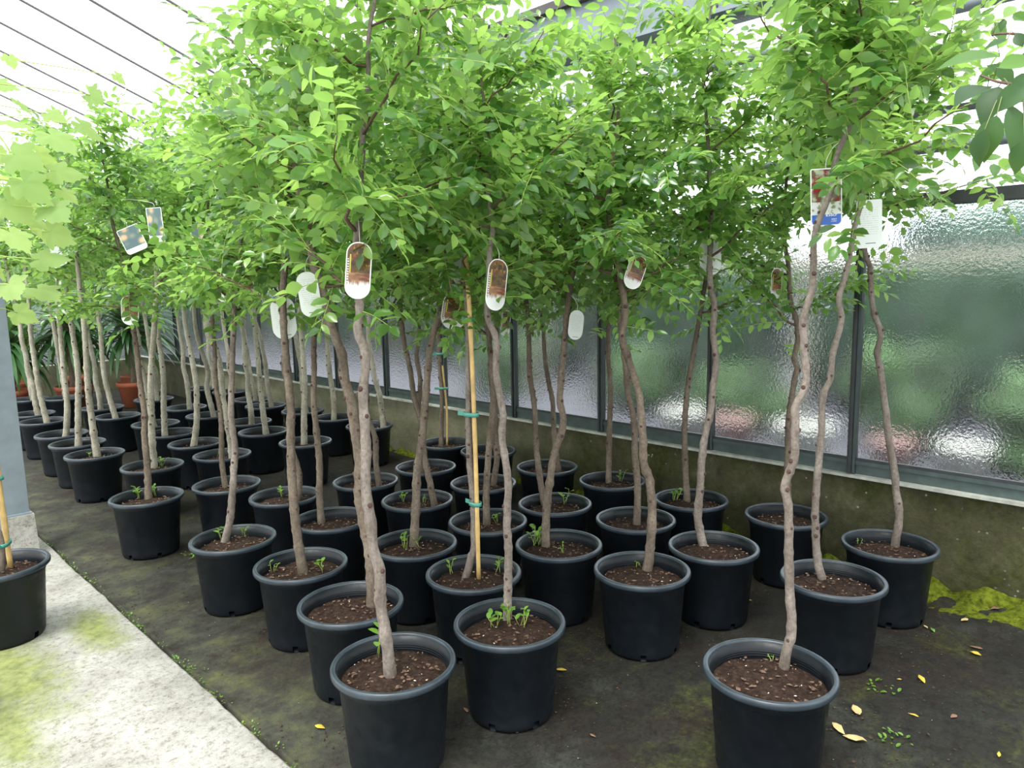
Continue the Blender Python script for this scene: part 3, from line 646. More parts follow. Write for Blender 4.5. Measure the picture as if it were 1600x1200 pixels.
# matting under the pots
nx, ny = 40, 130
xs = np.concatenate([[1.046, 1.050, 1.062, 1.08], np.linspace(1.11, WX + 0.03, nx - 4)]); ys = np.linspace(-2.2, YEND, ny)
V = []; F = []
for j, y in enumerate(ys):
    for i, x in enumerate(xs):
        z = 0.0035 * noise.noise(Vector((x * 2.2, y * 2.2, 0))) + 0.002 * noise.noise(Vector((x * 7, y * 7, 3)))
        if i == 0: z = -0.03; x += 0.006 * noise.noise(Vector((2, y * 4, 0)))
        elif i == 1: z += 0.004; x += 0.006 * noise.noise(Vector((2, y * 4, 0)))
        V.append((x, y, z - 0.004))
for j in range(ny - 1):
    for i in range(nx - 1):
        a = j * nx + i; F.append((a, a + 1, a + nx + 1, a + nx))
floor = struct(link('floor', make_mesh('floor', V, F, 'matting')))
tag(floor, 'dark weed matting with moss and dirt under the potted trees', 'floor'); floor['kind'] = 'structure'

# concrete walkway with a chipped edge
ys = np.arange(-3.0, YEND, 0.025); V = []; F = []
for y in ys:
    e = 1.03 + 0.006 * noise.noise(Vector((0, y * 9, 0))) + 0.009 * noise.noise(Vector((5, y * 2.3, 0))) - 0.012 * max(0, noise.noise(Vector((9, y * 14, 0))) - 0.2)
    for x, z in ((-6.0, 0.012), (0.2, 0.012), (0.8, 0.012), (e - 0.012, 0.012), (e - 0.003, 0.007), (e, -0.02)): V.append((x, y, z))
for j in range(len(ys) - 1):
    for i in range(5):
        a = j * 6 + i; F.append((a, a + 1, a + 7, a + 6))
walk = struct(link('floor_walkway', make_mesh('floor_walkway', V, F, 'concrete')))
tag(walk, 'pale concrete walkway stained with green algae', 'walkway'); walk['kind'] = 'structure'

# low concrete wall under the glass
V = []; F = []; ys = np.linspace(Y0, YEND, 220); zs = np.linspace(-0.05, 0.49, 14)
for y in ys:
    for z in zs:
        V.append((WX + 0.02 + 0.008 * noise.noise(Vector((y * 3, z * 3, 1))) + 0.004 * noise.noise(Vector((y * 12, z * 12, 4))), y, z))
for j in range(len(ys) - 1):
    for i in range(len(zs) - 1):
        a = j * len(zs) + i; F.append((a + len(zs), a + len(zs) + 1, a + 1, a))
n0 = len(V); V += [(WX + 0.24, Y0, -0.05), (WX + 0.24, YEND, -0.05), (WX + 0.24, YEND, 0.49), (WX + 0.24, Y0, 0.49), (WX + 0.02, Y0, 0.49), (WX + 0.02, YEND, 0.49)]
F += [(n0, n0 + 1, n0 + 2, n0 + 3), (n0 + 4, n0 + 5, n0 + 2, n0 + 3)]
wall = struct(link('wall_right', make_mesh('wall_right', V, F, 'mossy_wall')))
tag(wall, 'low mossy concrete wall under the glass panes', 'wall'); wall['kind'] = 'structure'

b = MB(); b.box(WX - 0.035, WX + 0.2, Y0, YEND, 0.497, 0.512)
o = struct(b.obj('trim_1', 'sill_edge')); tag(o, 'thin pale sill ledge along the top of the mossy wall', 'sill'); o['kind'] = 'structure'
b = MB(); b.box(WX + 0.005, WX + 0.075, Y0, YEND, 0.512, 0.565); b.box(WX - 0.004, WX + 0.07, Y0, YEND, 0.565, 0.585)
o = struct(b.obj('trim_2', 'grey_frame')); tag(o, 'grey green metal channel holding the bottom of the glass panes', 'window frame'); o['kind'] = 'structure'
b = MB(); b.box(WX + 0.0, WX + 0.02, Y0, YEND, 0.583, 0.602)
o = struct(b.obj('trim_3', 'dark_frame')); tag(o, 'black rubber seal line under the glass panes', 'window seal'); o['kind'] = 'structure'
b = MB(); b.box(WX - 0.02, WX + 0.07, Y0, YEND, 1.895, 1.955)
o = struct(b.obj('trim_4', 'dark_frame')); tag(o, 'dark horizontal rail above the hammered glass panes', 'rail'); o['kind'] = 'structure'

def pane_box(name, y0, y1, z0, z1, x, th, mat, parent):
    b = MB(); b.box(x, x + th, y0, y1, z0, z1); return b.obj(name, mat, parent)

for k in range(NB):
    y = Y0 + k * SP
    w = struct(empty('window_%d' % (k + 1), (WX, y, 0.0)))
    tag(w, 'wall bay of hammered glass, number %d counted from the right end' % (k + 1), 'window'); w['kind'] = 'structure'
    pane_box('pane', 0.022, SP - 0.022, 0.59, 1.90, 0.02, 0.005, 'hammered', w)
    pane_box('upper_pane', 0.022, SP - 0.022, 1.95, 3.03, 0.03, 0.004, 'clear_glass', w)
    b = MB(); b.box(-0.008, 0.028, -0.022, 0.022, 0.50, 3.04); b.box(-0.03, -0.008, -0.006, 0.006, 0.52, 1.93)
    b.obj('mullion', 'dark_frame', w)
    b = MB(); b.box(-0.014, -0.0085, -0.021, -0.008, 0.52, 1.9); b.obj('mullion_trim', 'grey_frame', w)

# horizontal bars and pipes over the panes, gutter and eave beam
b = MB(); b.tube([(WX - 0.06, Y0, 2.16), (WX - 0.06, YEND, 2.16)], 0.03, 12)
tag(b.obj('heating_pipe', 'gutter', smooth=True), 'grey heating pipe just above the dark window rail', 'pipe')
b = MB(); b.box(WX - 0.02, WX + 0.02, Y0, YEND, 2.315, 2.345)
o = struct(b.obj('trim_5', 'dark_frame')); tag(o, 'thin dark vent bar across the upper clear glass', 'bar'); o['kind'] = 'structure'
b = MB(); b.tube([(WX - 0.1, Y0, 2.755), (WX - 0.1, YEND, 2.755)], 0.035, 14)
tag(b.obj('heating_pipe', 'gutter', smooth=True), 'pale heating pipe high on the wall below the gutter', 'pipe')
g = MB()
prof = [(WX - 0.02, 3.40), (WX - 0.03, 3.16), (WX - 0.03, 3.06), (WX - 0.10, 3.055), (WX - 0.10, 3.03), (WX + 0.16, 3.03), (WX + 0.16, 3.40)]
V = [(x, y, z) for y in (Y0, YEND) for x, z in prof]; n = len(prof)
g.add(V, [(i, i + 1, n + i + 1, n + i) for i in range(n - 1)] + [(n - 1, 0, n, 2 * n - 1)])
o = struct(g.obj('trim_6', 'gutter')); tag(o, 'blue grey zinc gutter at the foot of the glass roof', 'gutter'); o['kind'] = 'structure'
b = MB(); b.box(WX - 0.07, WX + 0.03, Y0, YEND, 3.37, 3.43)
o = struct(b.obj('trim_7', 'roof_bar')); tag(o, 'dark eave beam where the roof bars meet the gutter', 'beam'); o['kind'] = 'structure'
for k in range(NB):
    if k % 2 == 0: continue
    b = MB(); b.box(WX - 0.045, WX - 0.028, Y0 + k * SP - 0.02, Y0 + k * SP + 0.02, 3.04, 3.38); b.obj('gutter_strap', 'roof_bar', o)

# glass roof: bars every 0.828 m, panes between them, both slopes
roof = struct(empty('ceiling', (0, 0, 3.40))); tag(roof, 'sloping glass greenhouse roof with thin dark glazing bars', 'roof'); roof['kind'] = 'structure'
RS = 0.828; RY = 6.64 - 11 * RS; NR = 19; SL = 0.40; XR = -0.9
ZR = SL * (WX - XR)
XL = XR - (WX - XR)
for k in range(NR):
    y = RY + k * RS
    for (xa, za, xb, zb) in ((WX, 0.0, XR, ZR), (XR, ZR, XL, 0.0)):
        wd = 0.007; dp = 0.012
        if k == 8 and xa == WX: wd = 0.02; dp = 0.05
        V = []
        for x, z in ((xa, za), (xb, zb)):
            V += [(x, y - wd, z - dp), (x, y + wd, z - dp), (x, y + wd, z + 0.01), (x, y - wd, z + 0.01)]
        b = MB(); b.add(V, [(0, 1, 5, 4), (1, 2, 6, 5), (2, 3, 7, 6), (3, 0, 4, 7), (0, 3, 2, 1), (4, 5, 6, 7)])
        b.obj('glazing_bar', 'roof_bar', roof)
        if k < NR - 1:
            for t0, t1 in ((0.0, 0.5), (0.5, 1.0)):
                V = []
                for t in (t0, t1):
                    x = xa + (xb - xa) * t; z = za + (zb - za) * t
                    V += [(x, y + wd, z), (x, y + RS - 0.011, z), (x, y + RS - 0.011, z + 0.004), (x, y + wd, z + 0.004)]
                b = MB(); b.add(V, [(0, 1, 5, 4)]); b.obj('roof_pane', 'roof_glass', roof)
b = MB(); b.box(XR - 0.05, XR + 0.05, RY, RY + (NR - 1) * RS, ZR - 0.05, ZR + 0.03); b.obj('ridge_beam', 'roof_bar', roof)

# end wall
e = MB(); e.box(-6, WX, YEND, YEND + 0.15, -0.05, 0.45)
o = struct(e.obj('wall_back', 'mossy_wall')); tag(o, 'low concrete wall at the far end of the greenhouse', 'wall'); o['kind'] = 'structure'
w = struct(empty('window_%d' % (NB + 1), (0, YEND, 0))); tag(w, 'clear glass end wall of the greenhouse behind the dracaenas', 'window'); w['kind'] = 'structure'
for k in range(10):
    x = WX - (k + 1) * 1.0
    b = MB(); b.box(x + 0.02, x + 0.98, 0.05, 0.054, 0.45, 3.3); b.obj('pane', 'clear_glass', w)
    b = MB(); b.box(x - 0.025, x + 0.025, 0.02, 0.08, 0.45, 3.4); b.obj('mullion', 'dark_frame', w)

# steel column on its concrete plinth at the left
colm = empty('steel_column', (0.76, 5.15, 0)); tag(colm, 'galvanised steel column on a concrete plinth at the left edge', 'column')
b = MB()
V = [(-0.19, -0.15, 0.0), (0.195, -0.15, 0.0), (0.195, 0.2, 0.0), (-0.19, 0.2, 0.0), (-0.19, -0.14, 0.262), (0.188, -0.14, 0.262), (0.188, 0.2, 0.262), (-0.19, 0.2, 0.262)]
b.add(V, [(4, 5, 6, 7), (0, 1, 5, 4), (1, 2, 6, 5), (2, 3, 7, 6), (3, 0, 4, 7)]); b.obj('plinth', 'concrete', colm)
b = MB(); b.box(-0.12, 0.172, -0.10, -0.088, 0.262, 4.05); b.box(-0.12, 0.172, 0.10, 0.112, 0.262, 4.05); b.box(0.018, 0.034, -0.088, 0.10, 0.262, 4.05)
b.obj('beam_profile', 'galv', colm)
b = MB(); b.box(-0.16, 0.182, -0.13, 0.15, 0.258, 0.27); b.obj('base_plate', 'galv', colm)

# ---------------------------------------------------------------- outside the glass
b = MB(); b.box(-60, 60, -60, 60, -0.3, -0.06)
og = struct(b.obj('floor_outdoor', 'gravel')); tag(og, 'grey gravel yard seen blurred through the glass', 'ground'); og['kind'] = 'structure'

NTH = 'first second third fourth fifth sixth seventh eighth ninth tenth eleventh twelfth thirteenth'.split()
PO = [1, 2, 4, 5, 3, 6, 0]
def lump(name, loc, size, mat, seed, label, cat, group=None, amp=0.28, parent=None):
    V = []; F = []; nu, nv = 26, 16
    for j in range(nv + 1):
        ph = math.pi * j / nv
        for i in range(nu):
            th = 2 * math.pi * i / nu
            d = Vector((math.sin(ph) * math.cos(th), math.sin(ph) * math.sin(th), math.cos(ph)))
            # squarish body, resting on the ground
            q = Vector([math.copysign(abs(c) ** 0.6, c) for c in d])
            k = 1 + amp * noise.noise(d * 2.6 + Vector((seed, 0, 0))) + 0.5 * amp * noise.noise(d * 7 + Vector((0, seed, 0)))
            V.append((q.x * size[0] * k, q.y * size[1] * k, max(-0.06, (q.z * k * 0.5 + 0.5) * size[2])))
    for j in range(nv):
        for i in range(nu):
            a = j * nu + i; c = j * nu + (i + 1) % nu; F.append((a, a + nu, c + nu, c))
    o = link(name, make_mesh(name, V, F, mat), None, loc)
    return tag(o, label, cat, group)

for i, (y, h) in enumerate([(-3.2, 1.75), (-0.2, 1.85), (2.8, 1.7), (5.8, 1.9), (8.8, 1.75), (11.8, 1.9), (14.8, 1.8), (17.8, 1.85), (20.8, 1.8), (23.8, 1.9), (26.8, 1.8), (29.8, 1.85), (32.8, 1.9)]):
    lump('hedge', (9.4, y, 0), (0.8, 1.22, h), 'hedge', i * 3.7, 'dark green hedge block blurred behind the glass, %s from the right' % NTH[i], 'hedge', 'hedge blocks outside the glass wall')
for i, (x, y, h) in enumerate([(7.3, -0.6, 0.8), (7.0, 1.0, 0.7), (7.4, 2.3, 0.85), (7.1, 3.8, 0.6), (7.3, 5.2, 0.75), (7.1, 7.4, 0.7)]):
    lump('light_shrub', (x, y, 0), (0.34, 0.40, h), 'shrub_light', 20 + i * 2.3, 'small light shrub blurred behind the glass, %s from the right' % NTH[i], 'shrub', 'small shrubs outside the glass wall', 0.7)
for i, (x, y, h, rr) in enumerate([(16, -3, 2.5, 1.9), (17, 3, 2.8, 2.2), (15, 9, 2.5, 2.0), (17, 15, 2.9, 2.4), (15, 21, 2.8, 2.4), (5, 19, 2.4, 2.0), (0.2, 18.5, 2.2, 1.6), (-5.5, 18, 2.4, 1.9)]):
    lump('garden_tree', (x, y, 0), (rr, rr, h), 'far_tree', 50 + i * 1.9, 'pale green garden tree beyond the glass, %s counted from the right' % NTH[i], 'tree', 'trees outside the greenhouse', 0.35)
bm_ = empty('pergola_rail', (8.1, 5, 0)); tag(bm_, 'beige horizontal rail on posts blurred behind the glass wall', 'rail')
b = MB(); b.box(-0.05, 0.05, -10, 28, 1.66, 1.78); b.obj('rail', 'beige', bm_)
for k in range(10):
    b = MB(); b.box(-0.04, 0.04, -9.5 + k * 4.0, -9.42 + k * 4.0, -0.06, 1.66); b.obj('post', 'beige', bm_)
pprof = [(0.0, 0.0), (0.14, 0.0), (0.19, 0.30), (0.205, 0.31), (0.205, 0.35), (0.175, 0.35), (0.165, 0.28), (0.0, 0.28)]
for i, (x, y, s, mt) in enumerate([(6.0, 0.75, 1.1, 'pale_pot'), (6.2, 1.45, 1.0, 'pale_pot'), (5.9, 2.55, 1.2, 'pale_pot'), (6.1, 3.3, 1.0, 'pink_pot'), (6.2, 1.95, 0.9, 'pink_pot'), (6.0, 3.75, 1.1, 'pale_pot'), (6.0, 0.1, 1.0, 'pale_pot')]):
    pr = empty('planter', (x, y, -0.06)); v, f = lathe([(r * s, z * s) for r, z in pprof], 24)
    link('planter_body', make_mesh('planter_body', v, f, mt), pr)
    v, f = lathe([(r * s, z * s) for r, z in [(0.0, 0.30), (0.17, 0.285)]], 24); link('soil', make_mesh('soil', v, f, 'soil'), pr)
    tag(pr, ('pale' if mt == 'pale_pot' else 'pink') + ' planter blurred behind the glass, %s of the planters from the right' % NTH[PO[i]], 'planter', ('pale' if mt == 'pale_pot' else 'pink') + ' planters outside the glass')

# ---------------------------------------------------------------- leaves
def leaf_template(kind):
    # rows of (x along, half width, droop, fold)
    if kind == 'oval':
        rows = [(0.0, 0.0, 0.0), (0.18, 0.17, 0.012), (0.45, 0.25, 0.0), (0.74, 0.175, -0.035), (1.0, 0.0, -0.10)]
    elif kind == 'round':
        rows = [(0.0, 0.0, 0.0), (0.2, 0.24, 0.015), (0.5, 0.31, 0.01), (0.78, 0.22, -0.015), (1.0, 0.0, -0.05)]
    else:
        rows = [(0.0, 0.0, 0.0), (0.15, 0.11, 0.015), (0.42, 0.19, 0.0), (0.72, 0.13, -0.05), (1.0, 0.0, -0.14)]
    V = [(0, 0, 0)]
    for x, w, d in rows[1:-1]: V += [(x, -w, d + 0.32 * w), (x, 0, d), (x, w, d + 0.32 * w)]
    V.append((1.0, 0, rows[-1][2]))
    F = [(0, 2, 1), (0, 3, 2)]
    for r in range(2):
        a = 1 + 3 * r; F += [(a, a + 1, a + 4, a + 3), (a + 1, a + 2, a + 5, a + 4)]
    F += [(7, 8, 10), (8, 9, 10)]
    return np.array(V, float), F
LEAF = {k: leaf_template(k) for k in ('oval', 'round', 'long')}
LEAF_MESH = {k: make_mesh('leaf_' + k, LEAF[k][0], LEAF[k][1], 'leaf') for k in LEAF}
WEED_MESH = make_mesh('weed_leaf', LEAF['round'][0], LEAF['round'][1], 'weed_leaf')

def unit(a): return a / (np.linalg.norm(a, axis=-1, keepdims=True) + 1e-9)

def leaves_mesh(name, B, D, Nn, L, mat, kind='oval', wscale=None):
    T, F = LEAF[kind]; n = len(B)
    D = unit(D); W = unit(np.cross(Nn, D)); Nn = np.cross(D, W)
    ws = np.ones(n) if wscale is None else wscale
    V = B[:, None, :] + L[:, None, None] * (T[None, :, 0:1] * D[:, None, :] + ws[:, None, None] * T[None, :, 1:2] * W[:, None, :] + T[None, :, 2:3] * Nn[:, None, :])
    V = V.reshape(-1, 3); nv = len(T)
    fl = np.concatenate([np.array(f) for f in F]); fs = np.array([len(f) for f in F])
    loops = (fl[None, :] + (np.arange(n) * nv)[:, None]).reshape(-1); sizes = np.tile(fs, n)
    me = bpy.data.meshes.new(name)
    me.vertices.add(len(V)); me.vertices.foreach_set('co', V.astype(np.float32).ravel())
    me.loops.add(len(loops)); me.loops.foreach_set('vertex_index', loops.astype(np.int32))
    me.polygons.add(len(sizes)); me.polygons.foreach_set('loop_start', np.concatenate([[0], np.cumsum(sizes)[:-1]]).astype(np.int32))
    me.polygons.foreach_set('loop_total', sizes.astype(np.int32))
    me.polygons.foreach_set('use_smooth', np.ones(len(sizes), bool))
    me.materials.append(M[mat]); me.update(calc_edges=True); me.validate()
    return me

def leaf_object(mesh, parent, b, d, nrm, L, ws=1.0, name='leaf'):
    d = unit(d); w = unit(np.cross(nrm, d)); nn = np.cross(d, w)
    o = bpy.data.objects.new(name, mesh); col.objects.link(o); o.parent = parent
    o.matrix_basis = Matrix(((d[0] * L, w[0] * L * ws, nn[0] * L, b[0]), (d[1] * L, w[1] * L * ws, nn[1] * L, b[1]), (d[2] * L, w[2] * L * ws, nn[2] * L, b[2]), (0, 0, 0, 1)))
    return o

# ---------------------------------------------------------------- pots and soil (shared meshes)
SEG = 42
def pot_meshes():
    body = [(0.0, 0.010), (0.146, 0.010), (0.152, 0.0), (0.157, 0.012), (0.159, 0.03), (0.180, 0.292), (0.183, 0.295), (0.1885, 0.322), (0.1885, 0.338), (0.186, 0.338), (0.1785, 0.300), (0.174, 0.26)]
    V, F = lathe(body, SEG); n = len(body)
    # drainage notches in the foot ring
    keep = []
    for q in F:
        k = min(q) // n if max(q) - min(q) < 3 * n else SEG - 1
        i = sorted(v % n for v in q)[0]
        if k % 7 == 3 and i in (2, 3): continue
        keep.append(q)
    me_b = make_mesh('pot_body', V, keep, 'pot')
    a = []
    for t in np.linspace(-0.5 * math.pi, 1.0 * math.pi, 11):
        a.append((0.1955 + 0.0098 * math.copysign(abs(math.cos(t)) ** 0.7, math.cos(t)), 0.334 + 0.0125 * math.copysign(abs(math.sin(t)) ** 0.7, math.sin(t))))
    rim = [(0.186, 0.322)] + a + [(0.1858, 0.328)]
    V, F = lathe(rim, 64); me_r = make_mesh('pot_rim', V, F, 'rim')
    V = []; F = []
    for rr, zz in ((0.1755, 0.294), (0.1768, 0.301), (0.178, 0.308)):
        v, f = lathe([(rr, zz), (rr - 0.002, zz + 0.001), (rr, zz + 0.003)], 48); nn = len(V); V += v; F += [tuple(i + nn for i in q) for q in f]
    me_g = make_mesh('inner_ridges', V, F, 'pot')
    return me_b, me_r, me_g
POT_BODY, POT_RIM, POT_RIDGE = pot_meshes()
def soil_mesh(seed):
    V = [(0, 0, 0.297)]; F = []; nr, ns = 14, 40
    for i in range(1, nr + 1):
        r = 0.178 * i / nr
        for k in range(ns):
            t = 2 * math.pi * (k + 0.5 * (i % 2)) / ns; x, y = r * math.cos(t), r * math.sin(t)
            z = 0.294 + 0.011 * noise.noise(Vector((x * 14, y * 14, seed))) + 0.006 * noise.noise(Vector((x * 45, y * 45, seed + 9))) - 0.010 * (i / nr) ** 3
            V.append((x, y, z))
    for k in range(ns): F.append((0, 1 + k, 1 + (k + 1) % ns))
    for i in range(nr - 1):
        for k in range(ns):
            a = 1 + i * ns + k; c = 1 + i * ns + (k + 1) % ns; F.append((a, a + ns, c + ns, c))
    return make_mesh('soil', V, F, 'soil')
SOIL = [soil_mesh(s) for s in range(5)]
def chip_mesh(seed, n, spread, zf, mat, smin, smax, flat=0.35):
    rg = np.random.default_rng(seed); b = MB()
    for _ in range(n):
        r = spread * math.sqrt(rg.random()); t = rg.random() * 6.283; s = rg.uniform(smin, smax)
        q = Quaternion(rg.normal(size=4)); c = Vector((r * math.cos(t), r * math.sin(t), zf))
        pts = [Vector((s * x * rg.uniform(0.5, 1), s * 0.55 * y * rg.uniform(0.5, 1), s * flat * z * rg.uniform(0.5, 1))) for x, y, z in ((1, 0, 0), (-1, 0, 0), (0, 1, 0), (0, -1, 0), (0, 0, 1), (0, 0, -1))]
        q = Quaternion((0, 0, 1), rg.random() * 6.28) @ Quaternion((1, 0, 0), rg.normal() * 0.35)
        b.add([c + q @ p for p in pts], [(0, 2, 4), (2, 1, 4), (1, 3, 4), (3, 0, 4), (2, 0, 5), (1, 2, 5), (3, 1, 5), (0, 3, 5)])
    return b.mesh('soil_chips', mat)
CHIPS = [chip_mesh(40 + s, 90, 0.165, 0.298, 'chip', 0.003, 0.015) for s in range(4)]
GRIT = [chip_mesh(60 + s, 9, 0.16, 0.300, 'perlite', 0.003, 0.007, 0.5) for s in range(4)]
_v, _f = lathe([(0.0, -0.6), (0.6, -0.45), (1.0, 0.0), (0.75, 0.5), (0.35, 0.62), (0.0, 0.45)], 9)
KNOT = make_mesh('knot', _v, _f, 'knot')

# ---------------------------------------------------------------- potted trees
TREES = {}
ZB = {1: 1.80, 2: 1.85, 3: 1.80, 4: 1.60, 5: 1.62, 6: 1.58, 7: 1.55, 8: 1.48, 9: 1.55, 10: 1.62, 14: 1.36, 15: 1.32, 18: 1.40, 25: 1.36, 17: 1.42, 11: 1.40, 16: 1.34, 12: 1.42, 24: 1.34, 20: 1.40, 27: 1.38}
ZT = {1: 2.75, 2: 2.72, 3: 2.62, 4: 2.75, 5: 2.55, 6: 2.72, 7: 2.45, 8: 2.62, 9: 2.75, 10: 2.80, 11: 2.5, 12: 2.5, 15: 2.62}
CR = {1: 0.52, 2: 0.50, 3: 0.55, 4: 0.55, 15: 0.5}
RB = {1: 0.0155, 2: 0.0165, 3: 0.018, 4: 0.0195, 5: 0.0165, 6: 0.024, 7: 0.016, 8: 0.0205, 9: 0.021, 10: 0.019, 11: 0.020, 12: 0.0215, 13: 0.018, 15: 0.018, 22: 0.021}
FULL_LEAVES = {1, 2, 3, 4, 5, 6, 7, 8, 9, 10, 11, 12}

LABELS = {
    1: 'potted tree with blue fruit tag, big black pot at the bottom right of the picture',
    2: 'potted tree with square white tag high on its trunk, right behind the bottom right pot',
    3: 'rightmost potted tree, trunk bending left, beside the mossy wall and bright moss',
    4: 'frontmost potted tree beside the walkway, two leaf seedling and brown tag on its trunk',
    5: 'potted tree with leafy weeds around its trunk foot, just right of the frontmost pot',
    6: 'potted tree with thick dark trunk leaning left, directly behind the frontmost pot',
    7: 'potted tree tied to a tall yellow bamboo cane with green ties',
    8: 'potted tree with crooked trunk, its pot facing the empty ground in the middle',
    9: 'third potted tree along the walkway edge, straight brown trunk with white tag',
    10: 'potted tree with pale trunk curving right, white tag, left of the right hand group',
    11: 'potted tree with dense upright weeds at the left rim, left of the crooked trunk tree',
    12: 'potted tree leaning right with a brown tag, behind the bamboo caned tree',
    13: 'fourth potted tree along the walkway edge, slim trunk rising from the left of its pot',
    15: 'potted tree by the wall with dark wavy trunk, behind the trunk bearing the blue tag',
    22: 'potted tree with bushy weeds in its pot standing forward at the walkway, brown tag',
    30: 'potted tree tied to a short cane with pale green ties by the mossy wall',
}
rows = {'along the glass wall': [3, 15, 18, 25, 28, 29, 30, 35, 40, 41, 46, 57, 56, 55], 'next to the walkway': [4, 6, 9, 13, 22, 32, 38, 39, 45, 54],
        'second from the walkway': [5, 7, 12, 19, 21, 23, 31, 33, 37, 42, 43, 44, 51, 52, 53], 'in the middle of the block': [8, 11, 16, 20, 26],
        'second from the glass wall': [2, 10, 14, 17, 24, 27, 34, 36, 47, 48, 49, 50]}
ORD = 'first second third fourth fifth sixth seventh eighth ninth tenth eleventh twelfth thirteenth fourteenth fifteenth'.split()
for rn, ids in rows.items():
    for k, i in enumerate(ids):
        LABELS.setdefault(i, 'potted tree, %s from the front in the row %s' % (ORD[k], rn))

def build_tree(idx, x, y, tp):
    rg = np.random.default_rng(100 + idx)
    root = empty('potted_tree', (x, y, 0.0))
    tag(root, LABELS[idx], 'potted tree', 'young trees in black nursery pots')
    dist = math.hypot(x, y)
    rz = rg.random() * 6.28
    pb = link('pot', POT_BODY, root); pb.rotation_euler = (0, 0, rz); pb['label'] = 'black plastic nursery pot'
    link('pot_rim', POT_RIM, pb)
    if dist < 4.2: link('inner_ridges', POT_RIDGE, pb)['kind'] = 'stuff'
    so = link('soil', SOIL[idx % 5], root); so.rotation_euler = (0, 0, rz)
    if dist < 6.5:
        o = link('soil_chips', CHIPS[idx % 4], so, kind='stuff')
        o = link('grit', GRIT[idx % 4], so, kind='stuff')
    far = y > 5.0
    zb = ZB.get(idx, 1.42 + 0.12 * rg.random() + (0.12 if far else 0)); zt = ZT.get(idx, 2.5 + 0.2 * rg.random() + (0.1 if far else 0)); R = CR.get(idx, 0.44 + 0.06 * rg.random())
    r0 = RB.get(idx, 0.026 if far else 0.0185)
    # trunk centre line
    if tp: pts = [np.array(p) for p in tp]
    else:
        b0 = rg.normal(size=2) * 0.03 + np.array([0.03, -0.03]); lean = np.array([-0.05, 0.05]) + rg.normal(size=2) * 0.05
        pts = [np.array([b0[0], b0[1], 0.28])]
        for z in np.arange(0.45, 1.45, 0.16): pts.append(np.array([*(b0 + lean * (z - 0.28) + rg.normal(size=2) * 0.009), z]))
    d = pts[-1] - pts[-2]; d = d / np.linalg.norm(d)
    while pts[-1][2] < zt - 0.12:
        st = 0.11; h = np.array([*(rg.normal(size=2) * 0.03), 0]); c = -0.12 * np.array([pts[-1][0], pts[-1][1], 0])
        d = unit(d * 0.6 + np.array([0, 0, 0.5]) + h * 3 + c); pts.append(pts[-1] + d * st)
    line = catmull(pts, 0.016 if dist < 4.5 else 0.02)
    line[1:-1, :2] += 0.0022 * np.array([[noise.noise(Vector((z * 22, idx, 1))), noise.noise(Vector((z * 22, idx, 7)))] for z in line[1:-1, 2]])
    rad = []
    kn = list(np.arange(0.40, zb + 0.3, 0.062) + rg.normal(size=len(np.arange(0.40, zb + 0.3, 0.062))) * 0.018)
    for p in line:
        z = p[2]; t = min(1, max(0, (z - 0.28) / (zt - 0.28)))
        r = r0 * (1 - 0.42 * min(1, t / 0.62)) if t < 0.62 else r0 * (0.58 - 0.45 * (t - 0.62) / 0.38)
        if z < 0.38: r *= 1 + 1.6 * (0.38 - z)
        for k in kn: r *= 1 + 0.17 * math.exp(-((z - k) / 0.011) ** 2)
        r *= 1 + 0.05 * noise.noise(Vector((p[2] * 18, idx, 0)))
        rad.append(max(0.0028, r))
    v, f = tube(line, rad, 12 if dist < 4 else 8)
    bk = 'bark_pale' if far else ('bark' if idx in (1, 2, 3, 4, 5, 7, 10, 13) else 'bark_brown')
    tr = link('trunk', make_mesh('trunk', v, f, bk), root)
    if dist < 7.5:
        for k in kn:
            if k > zb: continue
            j = int(np.argmin(abs(line[:, 2] - k))); a = rg.random() * 6.28
            dr = np.array([math.cos(a), math.sin(a), 0.15]); s = rg.uniform(0.005, 0.0095)
            o = link('knot', KNOT, tr); q = Vector(dr).to_track_quat('Z', 'Y'); o.matrix_basis = Matrix.LocRotScale(Vector(line[j] + dr * rad[j] * 0.92), q, Vector((s, s, s * rg.uniform(0.6, 1.3))))
    # branches
    nb = 10 if dist < 5.5 else 7
    twigs = []; LB = []; LD = []; LN = []; LL = []
    def twig(p, d, L):
        n = 7; P = [np.array(p)]; d = unit(np.array(d, float)); droop = rg.uniform(0.25, 1.0)
        for i in range(n):
            d = unit(d + np.array([0, 0, -droop * 0.10]) + rg.normal(size=3) * 0.05); P.append(P[-1] + d * L / n)
        P = np.array(P); twigs.append(P)
        nl = max(4, int(L / 0.0225)); s = rg.integers(2) * 2 - 1
        hor = unit(np.cross(d, np.array([0, 0, 1.0])) + 1e-6)
        up = unit(np.cross(hor, d)); roll = rg.normal() * 0.5
        hor, up = hor * math.cos(roll) + up * math.sin(roll), up * math.cos(roll) - hor * math.sin(roll)
        for i in range(nl):
            t = (i + 0.6) / nl * n; a = int(min(n - 1, t)); q = P[a] + (P[a + 1] - P[a]) * (t - a); tang = unit(P[a + 1] - P[a])
            s = -s; fwd = 0.45 + 0.5 * (i / nl) ** 2
            dd = unit(hor * s + tang * fwd + rg.normal(size=3) * 0.16 + np.array([0, 0, -0.10]))
            if i == nl - 1: dd = unit(tang + rg.normal(size=3) * 0.1)
            LB.append(q); LD.append(dd); LN.append(unit(up + rg.normal(size=3) * 0.28)); LL.append((rg.uniform(0.046, 0.072) if dist < 5.5 else rg.uniform(0.055, 0.08)) * (1.0 - 0.35 * (i / nl) ** 3))
    zz = np.linspace(zb, zt - 0.22, nb) + rg.normal(size=nb) * 0.03; a0 = rg.random() * 6.28
